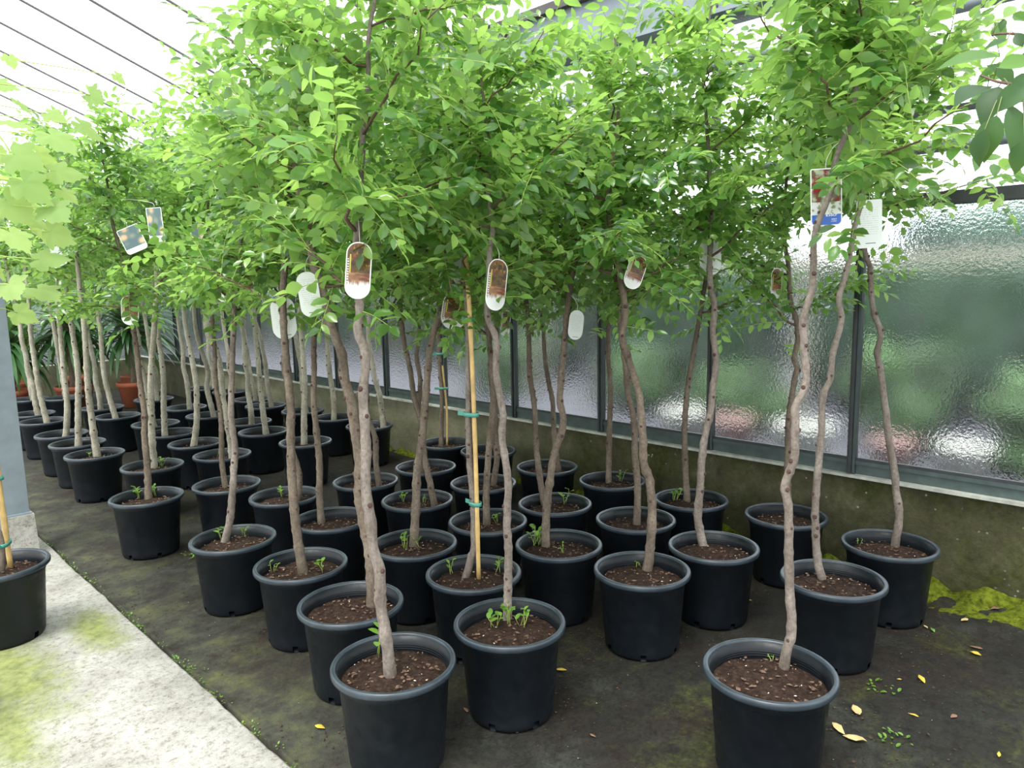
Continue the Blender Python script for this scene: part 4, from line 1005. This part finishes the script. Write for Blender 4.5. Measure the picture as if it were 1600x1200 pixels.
    for k in range(nb):
        j = int(np.argmin(abs(line[:, 2] - zz[k]))); a = a0 + k * 2.4 + rg.normal() * 0.25; tt = k / max(1, nb - 1)
        L = R * (1.0 - 0.45 * tt) * rg.uniform(0.75, 1.15); el = rg.uniform(0.1, 0.7) + 0.25 * tt
        d = np.array([math.cos(a) * math.cos(el), math.sin(a) * math.cos(el), math.sin(el)])
        P = [line[j]]; n = 6
        for i in range(n):
            zig = np.array([-math.sin(a), math.cos(a), 0.2]) * (0.35 if i % 2 else -0.35)
            P.append(P[-1] + unit(d + zig + rg.normal(size=3) * 0.12) * L / n)
        br = min(0.0065, rad[j] * 0.6)
        v, f = tube(catmull(P, L / 12), np.linspace(br, 0.0018, len(catmull(P, L / 12))), 6)
        link('branch', make_mesh('branch', v, f, 'branch'), root)
        m = 16 if dist < 5.5 else 11
        for i in range(m):
            t = (0.10 + 0.90 * i / (m - 1)) * n; q = int(min(n - 1, t)); p = P[q] + (P[q + 1] - P[q]) * (t - q)
            dd = unit(d * 0.5 + rg.normal(size=3) * np.array([0.75, 0.75, 0.55]) + np.array([0, 0, 0.05]))
            if i == m - 1: dd = unit(d + rg.normal(size=3) * 0.2)
            twig(p, dd, rg.uniform(0.15, 0.30))
    for k in range(36 if dist < 5.5 else 20):
        z = rg.uniform(zb + 0.15, zt - 0.12); j = int(np.argmin(abs(line[:, 2] - z))); a = rg.random() * 6.28; el = rg.normal() * 0.35 + 0.2
        twig(line[j], (math.cos(a) * math.cos(el), math.sin(a) * math.cos(el), math.sin(el)), rg.uniform(0.18, 0.32))
    for k in range(3): twig(line[-1], (rg.normal() * 0.4, rg.normal() * 0.4, 1.0), rg.uniform(0.16, 0.26))
    # one stray low shoot
    j = int(np.argmin(abs(line[:, 2] - (zb - 0.10)))); a = rg.random() * 6.28
    twig(line[j], (math.cos(a), math.sin(a), -0.1), 0.16)
    TREES[idx] = dict(root=root, line=line, rad=rad)
    b = MB()
    for P in twigs: b.tube(P[::2] if dist > 4.5 else P, np.linspace(0.0016, 0.0007, len(P[::2] if dist > 4.5 else P)), 3 if dist > 4.5 else 4, False)
    b.obj('twigs', 'twig', root, smooth=True, kind='stuff')
    LB, LD, LN, LL = map(np.array, (LB, LD, LN, LL)); WS = rg.uniform(0.85, 1.2, len(LL))
    part = np.zeros(len(LB), bool)
    if idx in FULL_LEAVES:
        w = LB + np.array([x, y, 0]) + LD * LL[:, None] * 0.5 - CAMP; dep = w @ FW
        px = 1150 * (w @ RT) / dep; py = 1150 * (w @ UPV) / dep
        inside = (abs(px) < 800) & (abs(py) < 600); score = np.where(inside, LL / np.linalg.norm(w, axis=1), 0)
        part[np.argsort(-score)[:300]] = True
        for i in np.nonzero(part)[0]: leaf_object(LEAF_MESH['oval' if i % 3 else 'round'], root, LB[i], LD[i], LN[i], LL[i], WS[i])
    k = ~part
    me = leaves_mesh('foliage', LB[k], LD[k], LN[k], LL[k], 'leaf', 'oval', WS[k])
    link('foliage', me, root, kind='stuff')
    return root

for i, (x, y, tp) in enumerate(TREE_DATA): build_tree(i + 1, x, y, tp)

# weeds that seeded themselves in the pots
def weed(parent, x, y, z, h, n, seed):
    rg = np.random.default_rng(seed); b = MB(); st = []
    for k in range(max(1, n // 2)):
        a = rg.random() * 6.28; sp = rg.uniform(0.1, 0.6); hh = h * rg.uniform(0.6, 1.1)
        P = [np.array([x, y, z - 0.004]) + rg.normal(size=3) * np.array([0.008, 0.008, 0])]
        for i in range(3): P.append(P[-1] + np.array([math.cos(a) * sp * hh / 3, math.sin(a) * sp * hh / 3, hh / 3]))
        b.tube(P, [0.0014, 0.0012, 0.001, 0.0008], 5); st.append((P, a))
    w = b.obj('weed', 'twig', parent, smooth=True, kind='stuff')
    for k in range(n):
        P, a = st[k % len(st)]; t = P[-1] if k < len(st) else P[2]; aa = a + rg.normal() * 1.3 + (math.pi if k % 2 else 0)
        leaf_object(WEED_MESH, w, t, np.array([math.cos(aa), math.sin(aa), rg.uniform(0.1, 0.9)]), np.array([-0.3 * math.cos(aa), -0.3 * math.sin(aa), 1.0]), h * rg.uniform(0.32, 0.55))
for k, (t, wx, wy, h, n) in enumerate(WEED_DATA): weed(TREES[t]['root'], wx, wy, 0.298, h * 1.3, n + 2, 900 + k)

# bamboo canes with green ties
def cane(parent, pts, r, ties):
    P = catmull(pts, 0.06); rad = [r * (1 + 0.18 * math.exp(-(((p[2] * 1000) % 210 - 105) / 14) ** 2)) for p in P]
    v, f = tube(P, rad, 10); c = link('bamboo_cane', make_mesh('bamboo_cane', v, f, 'bamboo'), parent)
    for z, ln, trunk in ties:
        j = int(np.argmin(abs(P[:, 2] - z))); p = P[j]; q = trunk[int(np.argmin(abs(trunk[:, 2] - z)))]
        mid = (p + q) / 2; e = (q - p); L = np.linalg.norm(e[:2]) / 2 + 0.022; a = math.atan2(e[1], e[0]); V = []; n = 20
        for zz in (-0.009, 0.009):
            for k in range(n):
                t = 2 * math.pi * k / n; lx = math.copysign(abs(math.cos(t)) ** 0.7, math.cos(t)) * L; ly = math.sin(t) * 0.021
                V.append((mid[0] + lx * math.cos(a) - ly * math.sin(a), mid[1] + lx * math.sin(a) + ly * math.cos(a), z + zz))
        F = [(k, (k + 1) % n, n + (k + 1) % n, n + k) for k in range(n)]
        t_ = link('green_tie', make_mesh('green_tie', V, F, 'tie'), c)
        md = t_.modifiers.new('thick', 'SOLIDIFY'); md.thickness = 0.0015
        # free end of the tape
        b = MB(); ex = mid + np.array([math.cos(a), math.sin(a), 0]) * (L + 0.012); b.box(-0.02, 0.02, -0.001, 0.001, -0.009, 0.009)
        o = b.obj('tape_end', 'tie', c); o.location = (ex[0], ex[1], z); o.rotation_euler = (0, 0, a)
    return c
t7 = TREES[7]; o7 = np.array([TREE_DATA[6][0], TREE_DATA[6][1], 0])
cane(t7['root'], [np.array(p) - o7 for p in ([2.035, 2.285, 0.28], [2.035, 2.285, 0.87], [2.030, 2.290, 1.42], [2.020, 2.300, 1.79], [2.015, 2.305, 2.0])], 0.0095, [(0.63, 1, t7['line']), (1.02, 1, t7['line']), (1.42, 1, t7['line']), (1.70, 1, t7['line'])])
t30 = TREES[30]; cane(t30['root'], [t30['line'][0] + np.array([0.035, -0.03, 0]), t30['line'][14] + np.array([0.03, -0.025, 0]), t30['line'][25] + np.array([0.02, -0.015, 0]), t30['line'][33] + np.array([0.015, -0.01, 0])], 0.008, [(0.75, 1, t30['line']), (1.02, 1, t30['line'])])

# ---------------------------------------------------------------- hanging plant tags
TAG_TEXT = {
    1: 'brown fruit photo tag on the frontmost tree', 2: 'narrow brown photo tag hanging on the tree with weedy pot, right of frontmost',
    3: 'short brown photo tag left of the bamboo cane', 4: 'thin white tag seen edge on beside the bamboo cane',
    5: 'long white tag on the dark leaning trunk', 6: 'wide white tag behind the straight brown trunk at left',
    7: 'dark brown tag half hidden in leaves left of the bamboo cane', 8: 'brown and white tag on the trunk of the tree with bushy weeds at the walkway',
    9: 'tilted brown tag among leaves of the crooked middle tree', 10: 'white tag behind the pale trunk curving right',
    11: 'red fruit tag with blue bottom band on the right front trunk', 12: 'square white printed tag on the second trunk at right',
    13: 'dull brown tag in the crown by the wall, left of the blue banded tag', 14: 'white curled tag low in the leaves right of the narrow brown tag',
    15: 'small white tag left of the two brown tags in the left middle', 16: 'small brown and white tag in the left middle behind leaves',
    17: 'white tag by the black window mullion right of the frontmost tag', 18: 'tiny white tag just behind the dark leaning trunk',
    19: 'pale tag next to the half hidden dark brown tag', 20: 'tiny brown tag hanging below the narrow photo tag',
    21: 'upright peach photo tag high in the left crowns', 22: 'tilted peach photo tag left of the upright one',
    23: 'pale fruit tag beside the grape leaves at left', 24: 'white square tag just under the pale fruit tag at left', 25: 'small tilted fruit tag right of the upright peach tag'}
def outline(w, h, rb, rt, n=9):
    pts = []
    def arc(cx, cz, rx, rz_, a0, a1):
        for t in np.linspace(a0, a1, n): pts.append((cx + rx * math.cos(t), cz + rz_ * math.sin(t)))
    arc(w / 2 - rb, -h / 2 + rb, rb, rb, -math.pi / 2, 0); arc(w / 2 - rt, h / 2 - rt, rt, rt, 0, math.pi / 2)
    arc(-w / 2 + rt, h / 2 - rt, rt, rt, math.pi / 2, math.pi); arc(-w / 2 + rb, -h / 2 + rb, rb, rb, math.pi, 1.5 * math.pi)
    return pts
def slab(name, pts, y0, y1, mat, w, h, parent):
    n = len(pts); V = [(x, y0, z) for x, z in pts] + [(x, y1, z) for x, z in pts]
    F = [tuple(range(n)), tuple(range(2 * n - 1, n - 1, -1))] + [(k, n + k, n + (k + 1) % n, (k + 1) % n) for k in range(n)]
    me = make_mesh(name, V, F, mat, False); uv = me.uv_layers.new(name='UVMap')
    for l in me.loops:
        c = me.vertices[l.vertex_index].co; uv.data[l.index].uv = (c.x / w + 0.5, c.z / h + 0.5)
    return link(name, me, parent)
for k, (t, c, w, h, tilt, yaw, kind) in enumerate(TAG_DATA):
    root = bpy.data.objects.new('plant_tag', None); col.objects.link(root); root.empty_display_size = 0.05
    c = Vector(c); Rm = Matrix.Rotation(-HEAD + math.radians(yaw), 4, 'Z') @ Matrix.Rotation(math.radians(tilt), 4, 'Y')
    root.matrix_basis = Matrix.Translation(c) @ Rm
    tag(root, TAG_TEXT[k + 1], 'plant tag', 'plant tags hung in the trees')
    rnd = kind in ('photo', 'back')
    rb, rt = (w * 0.48, w * 0.46) if rnd else (w * 0.16, w * 0.06)
    slab('card', outline(w, h, rb, rt), -0.0005, 0.0005, 'tag_back' if kind.startswith('back') else 'tag_card', w, h, root)
    if not kind.startswith('back'):
        m = 0.0035
        slab('print', outline(w - 2 * m, h - 2 * m, max(0.002, rb - m), max(0.002, rt - m)), -0.0011, -0.0005, 'tag_' + kind, w, h, root)
        if kind == 'blue':
            b = MB(); rr = random.Random(3)
            for row, (zz, x0, x1, hh) in enumerate(((-0.335 * h, -0.02 * w, 0.30 * w, 0.055 * h), (-0.395 * h, 0.16 * w, 0.32 * w, 0.022 * h), (-0.43 * h, 0.14 * w, 0.32 * w, 0.022 * h))):
                xx = x0
                while xx < x1:
                    lw = hh * rr.uniform(0.25, 0.6); b.box(xx, xx + lw * 0.35, -0.0014, -0.0011, zz, zz + hh * rr.choice((0.6, 0.6, 1.0))); b.box(xx, xx + lw, -0.0014, -0.0011, zz + (0 if rr.random() < 0.5 else hh * 0.45), zz + hh * 0.12 + (0 if rr.random() < 0.5 else hh * 0.45)); xx += lw * 1.4
            b.obj('lettering', 'tag_ink', root, kind='stuff')
    # string from the eyelet to the trunk
    tr = TREES[t]; o = Vector(tr['root'].location); top = c + (Rm @ Vector((0, 0, h / 2 - 0.004)))
    wl = tr['line'] + np.array(o); zz = top.z + 0.06; j = int(np.argmin(abs(wl[:, 2] - zz))); q = Vector(wl[j])
    mid = top.lerp(q, 0.5) + Vector((0, 0, 0.012)); pts = [top, top + Vector((0, 0, 0.028)), mid + Vector((0, 0, 0.02)), q + Vector((0, 0, 0.012))]
    if kind in ('photo', 'back') or True:
        inv = root.matrix_basis.inverted(); P = catmull([np.array(inv @ p) for p in pts], 0.012)
        v, f = tube(P, 0.0009, 5); link('string', make_mesh('string', v, f, 'string'), root)

# ---------------------------------------------------------------- grape vine and pear at the picture's edges
def grape_mesh():
    # outline of a five lobed toothed leaf, tip along +x, petiole joint at origin
    key = [(180, 0.02), (205, 0.36), (228, 0.46), (250, 0.42), (268, 0.56), (290, 0.66), (306, 0.46), (322, 0.62), (340, 0.70), (352, 0.80), (360, 0.98)]
    half = [(math.radians(a - 360), r) for a, r in key]
    pts = half + [(-a, r) for a, r in half[-2:0:-1]]
    full = []
    for i in range(len(pts)):
        a0, r0 = pts[i]; a1, r1 = pts[(i + 1) % len(pts)]
        if i == len(pts) - 1: a1 = math.pi + 0.0
        for k in range(3):
            t = k / 3; r = r0 + (r1 - r0) * t; full.append((a0 + (a1 - a0) * t, r * (1.0 + (0.05 if k == 1 else -0.03))))
    V = [(0, 0, 0.02)]; n = len(full)
    for s in (0.5, 1.0):
        for a, r in full:
            x, y = r * s * math.cos(a), r * s * math.sin(a); V.append((x, y, 0.05 * math.cos(5 * a) * s * r - 0.16 * (x * x + y * y)))
    F = [(0, 1 + k, 1 + (k + 1) % n) for k in range(n)] + [(1 + k, 1 + n + k, 1 + n + (k + 1) % n, 1 + (k + 1) % n) for k in range(n)]
    return make_mesh('grape_leaf', V, F, 'grape_leaf')
GRAPE_LEAF = grape_mesh()

def pot_into(root, seed):
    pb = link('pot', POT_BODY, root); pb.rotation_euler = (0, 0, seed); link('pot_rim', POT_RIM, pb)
    so = link('soil', SOIL[int(seed) % 5], root); link('soil_chips', CHIPS[1], so, kind='stuff')
def vine(loc, label, leaves, seed, top):
    rg = np.random.default_rng(int(seed * 10)); root = empty("grape_vine", loc); tag(root, label, 'grapevine', 'grape vines in pots on the walkway'); pot_into(root, seed)
    o = np.array(loc)
    trunk = catmull([(0.02, 0.03, 0.28), (0.03, 0.02, 0.45), (0.0, 0.05, 0.60), (0.01, 0.04, 0.9), (0.0, 0.0, 1.3), (0.01, 0.01, top)], 0.03)
    rad = [0.011 * (1 + 0.5 * math.exp(-((p[2] - 0.62) / 0.04) ** 2)) * (1 - 0.25 * p[2] / top) * (1 + 0.2 * noise.noise(Vector((0, seed, p[2] * 25)))) for p in trunk]
    v, f = tube(trunk, rad, 9); link('trunk', make_mesh('trunk', v, f, 'bark_brown'), root)
    for k in range(5):
        a = k * 1.3; p = trunk[12] + np.array([math.cos(a), math.sin(a), 0]) * 0.008
        v, f = tube([p, p + np.array([math.cos(a) * 0.02, math.sin(a) * 0.02, 0.012])], [0.008, 0.004], 6); link('spur', make_mesh('spur', v, f, 'bark_brown'), root)
    cane(root, [(0.06, 0.07, 0.28), (0.055, 0.07, 0.6), (0.05, 0.06, 1.2), (0.04, 0.05, top)], 0.0115, [(0.42, 1, trunk), (0.72, 1, trunk)])
    for (x, y, z, s) in leaves:
        p = np.array([x, y, z]) - o; j = int(np.argmin(abs(trunk[:, 2] - (z - 0.05)))); q = trunk[min(j, len(trunk) - 1)]
        out = unit(p - q + rg.normal(size=3) * 0.05); dd = unit(out * np.array([1, 1, 0.3]) + rg.normal(size=3) * 0.35 + np.array([0, 0, -0.75]))
        tocam = unit(CAMP - (p + o)); nn = unit(tocam * 0.6 + np.array([0, 0, 0.6]) + rg.normal(size=3) * 0.42)
        pet = catmull([q, q + (p - q) * 0.5 + np.array([0, 0, 0.05]), p], 0.04)
        v, f = tube(pet, np.linspace(0.003, 0.0015, len(pet)), 6); pt = link('cane_shoot', make_mesh('cane_shoot', v, f, 'twig'), root)
        leaf_object(GRAPE_LEAF, pt, p, dd, nn, s * 0.74)
    return root
LEFT_LEAVES = [g for g in GRAPE]
vine((0.12, 3.24, 0.012), 'potted grape vine with large pale lobed leaves at the upper left edge', LEFT_LEAVES, 3.3, 2.35)
rgv = np.random.default_rng(5)
far_leaves = [(0.58 + rgv.normal() * 0.16, 3.88 + rgv.normal() * 0.16, z, 0.13) for z in np.linspace(1.35, 2.3, 16)]
vine((0.575, 3.90, 0.012), 'potted grape vine with bamboo cane on the walkway at lower left', far_leaves, 1.7, 2.3)

pear = empty('potted_pear_tree', (1.87, 0.22, 0.0)); tag(pear, 'pear tree reaching in with large dark drooping leaves at the upper right edge', 'potted tree'); pot_into(pear, 2.2)
ptr = catmull([(0.0, 0.0, 0.28), (0.02, 0.01, 0.7), (0.0, -0.01, 1.2), (0.01, 0.0, 1.7), (0.0, 0.0, 2.2)], 0.05)
v, f = tube(ptr, np.linspace(0.016, 0.007, len(ptr)), 10); link('trunk', make_mesh('trunk', v, f, 'bark'), pear)
_pv = [(0, 0, 0)]; _pr = [(0.08, 0.10), (0.25, 0.24), (0.45, 0.30), (0.65, 0.25), (0.85, 0.12)]
for xx, ww in _pr: _pv += [(xx, -ww, 0.25 * ww - 0.25 * xx * xx), (xx, 0, -0.25 * xx * xx), (xx, ww, 0.25 * ww - 0.25 * xx * xx)]
_pv.append((1.0, 0, -0.27)); _pf = [(0, 2, 1), (0, 3, 2)]
for r in range(4):
    a = 1 + 3 * r; _pf += [(a, a + 1, a + 4, a + 3), (a + 1, a + 2, a + 5, a + 4)]
_pf += [(13, 14, 16), (14, 15, 16)]
PEAR_LEAF = make_mesh('pear_leaf', _pv, _pf, 'pear_leaf')
rgp = np.random.default_rng(11); po = np.array([1.87, 0.22, 0.0])
# two branches arching towards the camera's right edge
brs = []
for pts in PEAR_BRANCHES:
    pts = [(0, 0, pts[0][2] - 0.12)] + [tuple(np.array(q) - po) for q in pts]
    P = catmull(pts, 0.02); v, f = tube(P, np.linspace(0.005, 0.002, len(P)), 7); link('branch', make_mesh('branch', v, f, 'branch'), pear); brs.append(P)
allb = np.vstack(brs)
for (x, y, z, s, ang) in PEAR:
    p = np.array([x, y, z]) - po; j = int(np.argmin(np.linalg.norm(allb - p, axis=1))); a = math.radians(ang)
    dd = unit(RT * -math.cos(a) - UPV * math.sin(a) * 0.9 + FW * rgp.normal() * 0.3)
    base = p - dd * s * 0.5; q = allb[j]
    pet = catmull([q, (q + base) / 2 + np.array([0, 0, 0.012]), base], 0.02); v, f = tube(pet, 0.0009, 5); st = link('leaf_stalk', make_mesh('leaf_stalk', v, f, 'stalk'), pear)
    nn = unit(-FW * 0.6 + np.array([0, 0, 0.7]) + rgp.normal(size=3) * 0.35)
    leaf_object(PEAR_LEAF, st, base, dd, nn, s)

# the rest of the pear's crown, away from the picture
for k in range(60):
    z = rgp.uniform(1.85, 2.5); q = ptr[int(np.argmin(abs(ptr[:, 2] - z)))]; a = rgp.uniform(-1.1, 1.1)
    out = unit(RT * math.cos(a) - FW * math.sin(a) + np.array([0, 0, rgp.normal() * 0.3])); base = q + out * rgp.uniform(0.03, 0.22) + np.array([0, 0, max(0, z - 2.2)])
    pet = catmull([q, (q + base) / 2 + np.array([0, 0, 0.02]), base], 0.03); v, f = tube(pet, 0.0012, 5); st = link('leaf_stalk', make_mesh('leaf_stalk', v, f, 'stalk'), pear)
    leaf_object(PEAR_LEAF, st, base, unit(out + np.array([0, 0, -0.5]) + rgp.normal(size=3) * 0.3), unit(np.array([0, 0, 1.0]) + rgp.normal(size=3) * 0.3), rgp.uniform(0.06, 0.1))

# ---------------------------------------------------------------- plants at the far end
_dv = []; _dn = 9
for i in range(_dn):
    t = i / (_dn - 1); w = 0.042 * (1 - t) ** 0.45 * (0.7 + 0.9 * min(t * 3, 1) * 0.4) if i < _dn - 1 else 0.001
    x = math.sin(t * 1.2) / 1.2; z = -0.42 * t * t
    _dv += [(x, -w, z + 0.15 * w), (x, 0, z), (x, w, z + 0.15 * w)]
_df = []
for i in range(_dn - 1):
    a = 3 * i; _df += [(a, a + 1, a + 4, a + 3), (a + 1, a + 2, a + 5, a + 4)]
DRAC_LEAF = make_mesh('strap_leaf', _dv, _df, 'dracaena_leaf')
TERRA = make_mesh('terracotta_pot', *lathe([(0.0, 0.0), (0.15, 0.0), (0.195, 0.27), (0.215, 0.275), (0.22, 0.33), (0.205, 0.335), (0.195, 0.30), (0.0, 0.29)], 32), 'terracotta')
def dracaena(loc, h, n, seed, label, L=0.62):
    rg = np.random.default_rng(seed); root = empty('dracaena', loc); tag(root, label, 'potted plant', 'dracaenas in terracotta pots')
    link('terracotta_pot', TERRA, root)
    v, f = tube(catmull([(0, 0, 0.27), (0.02, 0.01, 0.27 + h * 0.5), (0.0, 0.03, 0.27 + h)], 0.05), 0.045, 10); link('stem', make_mesh('stem', v, f, 'bark_brown'), root)
    for k in range(n):
        a = k * 2.4 + rg.normal() * 0.2; el = 1.35 - 1.75 * (k / n) ** 0.8 + rg.normal() * 0.12
        d = np.array([math.cos(a) * math.cos(el), math.sin(a) * math.cos(el), math.sin(el)])
        nn = np.array([-math.cos(a) * math.sin(el), -math.sin(a) * math.sin(el), math.cos(el)])
        leaf_object(DRAC_LEAF, root, np.array([0, 0.02, 0.27 + h - 0.18 * k / n]), d, nn, L * rg.uniform(0.8, 1.15))
dracaena((3.28, 10.50, 0), 0.85, 120, 1, 'dracaena in a bright terracotta pot at the end of the trees', 0.85)
dracaena((2.62, 10.75, 0), 0.92, 120, 2, 'dark leaved dracaena left of the bright terracotta pot', 0.9)
dracaena((1.98, 10.95, 0), 0.70, 110, 3, 'leftmost dracaena low in a dark red pot behind the trunks', 0.8)
dracaena((3.55, 11.2, 0), 1.05, 100, 4, 'tall dracaena against the glass in the far corner', 0.8)
def leafy(loc, w, h, n, seed, label):
    rg = np.random.default_rng(seed); root = empty('leafy_shrub', loc); tag(root, label, 'shrub', 'shrubs at the far end')
    link('terracotta_pot', TERRA, root)
    b = MB(); LB = []
    for k in range(26):
        a = rg.random() * 6.28; P = catmull([(0, 0, 0.26), (w * 0.35 * math.cos(a), w * 0.35 * math.sin(a), 0.3 + h * 0.4), (w * math.cos(a) * rg.random(), w * math.sin(a) * rg.random(), 0.3 + h * rg.uniform(0.4, 1.0))], 0.06)
        b.tube(P, 0.004, 5); LB += [p for p in P[3:] for _ in range(3)]
    b.obj('stems', 'branch', root, smooth=True, kind='stuff')
    LB = np.array(LB); m = len(LB)
    me = leaves_mesh('foliage', LB, rg.normal(size=(m, 3)) + [0, 0, 0.2], rg.normal(size=(m, 3)) * 0.4 + [0, 0, 1], rg.uniform(0.07, 0.13, m), 'shrub_leaf'); link('foliage', me, root, kind='stuff')
leafy((1.5, 11.5, 0), 0.5, 1.5, 0, 21, 'bright green leafy shrub at the far left end')
leafy((2.2, 11.75, 0), 0.5, 1.7, 0, 22, 'tall light shrub behind the dark dracaena')
leafy((2.95, 11.8, 0), 0.5, 1.5, 0, 23, 'light green shrub behind the bright terracotta pot')
pn = empty('white_panel', (1.75, 12.0, 0)); tag(pn, 'white rectangular panel on legs at the far left end', 'panel')
b = MB(); b.box(-0.28, 0.28, -0.02, 0.02, 1.35, 2.0); b.obj('board', 'white_paint', pn)
for s in (-0.24, 0.24):
    b = MB(); b.box(s - 0.02, s + 0.02, -0.02, 0.02, 0, 1.35); b.obj('leg', 'grey_frame', pn)

# ---------------------------------------------------------------- fallen leaves, moss, crumbs
FALL = {'y': ('yellow_leaf', 'yellow'), 't': ('tan_leaf', 'tan curled'), 'b': ('brown_leaf', 'dry brown'), 'g': ('green_fallen', 'green')}
rgf = np.random.default_rng(77)
FALL_TEXT = ['bright yellow leaf lying flat on the right hand matting', 'torn tan leaf right of the bottom right pot', 'small yellow leaf right of the torn tan leaf', 'small brown leaf at lower right matting',
    'long curled tan leaf touching the bottom right pot', 'tan strip of leaf beside the long curled leaf', 'yellow leaf on the bright moss by the wall', 'pale leaf between the moss and the rightmost pot', 'green leaf on the ground below the rightmost pot',
    'tiny tan leaf by the foot of the rightmost pot', 'brown leaf above a yellow one on the right matting', 'yellow leaf under a brown one on the right matting', 'yellow leaf at the bottom right corner', 'yellow leaf on the dark ground right of the weedy pot',
    'tiny pale leaf behind the bottom right pot', 'yellow leaf on matting left of the frontmost pot', 'brown leaf between the two front pots', 'yellow scrap beside the pot at the wall, right middle', 'tiny yellow scrap on the right matting',
    'brown leaf on the dark ground right of the front pots', 'brown leaf in the middle of the front ground', 'reddish brown leaf near the wall at far right']
for k, (x, y, s, c) in enumerate(FALLEN):
    T, F = LEAF['oval' if k % 2 else 'long']; rg = rgf
    V = T.copy(); V[:, 0] -= 0.5; V[:, 2] = 0.10 + 0.35 * np.abs(V[:, 1]) + 0.25 * V[:, 0] ** 2 * (1 if c == 't' else 0.4) + rg.normal(size=len(V)) * 0.03
    V = V * s * 1.15; V[:, 2] += 0.001 - V[:, 2].min()
    me = make_mesh('fallen_leaf', V, F, FALL[c][0]); o = link('fallen_leaf', me, None, (x, y, 0.0)); o.rotation_euler = (0, 0, rg.random() * 6.28)
    md = o.modifiers.new('thick', 'SOLIDIFY'); md.thickness = 0.0012
    tag(o, FALL_TEXT[k], 'fallen leaf', 'fallen leaves on the matting')

def clutter(name, n, xr, yr, smin, smax, mat, seed, label, cat, dens=None):
    rg = np.random.default_rng(seed); b = MB(); c = 0
    while c < n:
        x = rg.uniform(*xr); y = rg.uniform(*yr)
        if dens is not None and rg.random() > dens(x, y): continue
        c += 1; s = rg.uniform(smin, smax) * rg.random() ** 0.7; q = Quaternion((0, 0, 1), rg.random() * 6.28) @ Quaternion((1, 0, 0), rg.normal() * 0.3)
        P = [Vector((s * rg.uniform(0.5, 1) * a, s * 0.6 * rg.uniform(0.5, 1) * bb, s * 0.35 * cc)) for a, bb, cc in ((1, 0, 0), (-1, 0, 0), (0, 1, 0), (0, -1, 0), (0, 0, 1))]
        b.add([Vector((x, y, 0.0)) + q @ p for p in P], [(0, 2, 4), (2, 1, 4), (1, 3, 4), (3, 0, 4)])
    return tag(b.obj(name, mat), label, cat, kind='stuff')
clutter('dirt_crumbs', 9000, (1.05, 3.98), (0.2, 6.0), 0.002, 0.012, 'crumb', 31, 'dark crumbs of dirt scattered over the matting', 'dirt', lambda x, y: max(0, min(1, 0.5 + 1.6 * noise.noise(Vector((x * 1.7, y * 1.7, 8))))))
clutter('grit', 160, (1.1, 3.98), (0.3, 5.0), 0.002, 0.005, 'perlite', 33, 'pale grit scattered on the matting', 'grit')
o = clutter('walkway_grit', 500, (0.0, 1.0), (0.9, 4.8), 0.001, 0.006, 'chip', 34, 'small brown crumbs on the concrete walkway', 'dirt'); o.location.z = 0.0125

# moss cushion along the foot of the wall
V = []; F = []; ys = np.linspace(-1.5, 7.5, 420); nx = 9
for y in ys:
    wdt = 0.10 + 0.09 * noise.noise(Vector((3, y * 1.6, 0))) + 0.05 * noise.noise(Vector((7, y * 6, 0))) + (0.22 if y < 1.2 else 0)
    wdt = max(0.01, wdt * (1.0 if y < 2 or 4.2 < y < 5.2 else 0.55))
    for i in range(nx):
        t = i / (nx - 1); x = WX + 0.004 - t * wdt
        gap = min(1.0, max(0.0, 0.75 + 1.8 * noise.noise(Vector((x * 7, y * 7, 5)))))
        z = -0.012 * (1 - gap) + gap * 0.05 * (1 - t) ** 1.6 * (1 + 0.5 * noise.noise(Vector((x * 12, y * 12, 2)))) + 0.008 * noise.noise(Vector((x * 45, y * 45, 2))) - 0.006 * t
        V.append((x, y, z if i < nx - 1 else -0.015))
for j in range(len(ys) - 1):
    for i in range(nx - 1):
        a = j * nx + i; F.append((a, a + nx, a + nx + 1, a + 1))
mo = link('moss_strip', make_mesh('moss_strip', V, F, 'moss'), None); tag(mo, 'bright green moss growing along the foot of the wall', 'moss', kind='stuff')

# tiny weeds in the crack between walkway and matting
rg = np.random.default_rng(91); LB = []; LD = []; LN = []; LL = []
for cy in list(rg.uniform(1.8, 5.0, 60)) + [2.95, 2.97, 3.0, 3.02, 3.05, 2.98, 2.9, 2.87, 5.15, 5.2, 5.18, 2.25]:
    cx = 1.038 + rg.normal() * 0.007 + (0.03 * abs(rg.normal()) if 2.8 < cy < 3.1 else 0); m = rg.integers(3, 9)
    for _ in range(m):
        a = rg.random() * 6.28; LB.append((cx + rg.normal() * 0.012, cy + rg.normal() * 0.018, 0.002)); LD.append((math.cos(a), math.sin(a), rg.uniform(0.1, 0.9))); LN.append((0, 0, 1.0)); LL.append(rg.uniform(0.005, 0.013))
for cy, cx in ((4.35, 1.62), (4.4, 1.66), (4.3, 1.6), (1.25, 2.75), (0.75, 2.55), (0.9, 2.85)):
    for _ in range(16):
        a = rg.random() * 6.28; LB.append((cx + rg.normal() * 0.03, cy + rg.normal() * 0.03, 0.001)); LD.append((math.cos(a), math.sin(a), rg.uniform(0.1, 0.9))); LN.append((0, 0, 1.0)); LL.append(rg.uniform(0.010, 0.022))
o = link('crack_weeds', leaves_mesh('crack_weeds', np.array(LB), np.array(LD), np.array(LN), np.array(LL), 'weed_leaf', 'round'))
tag(o, 'tiny green weeds in the crack along the walkway edge', 'weeds', kind='stuff')
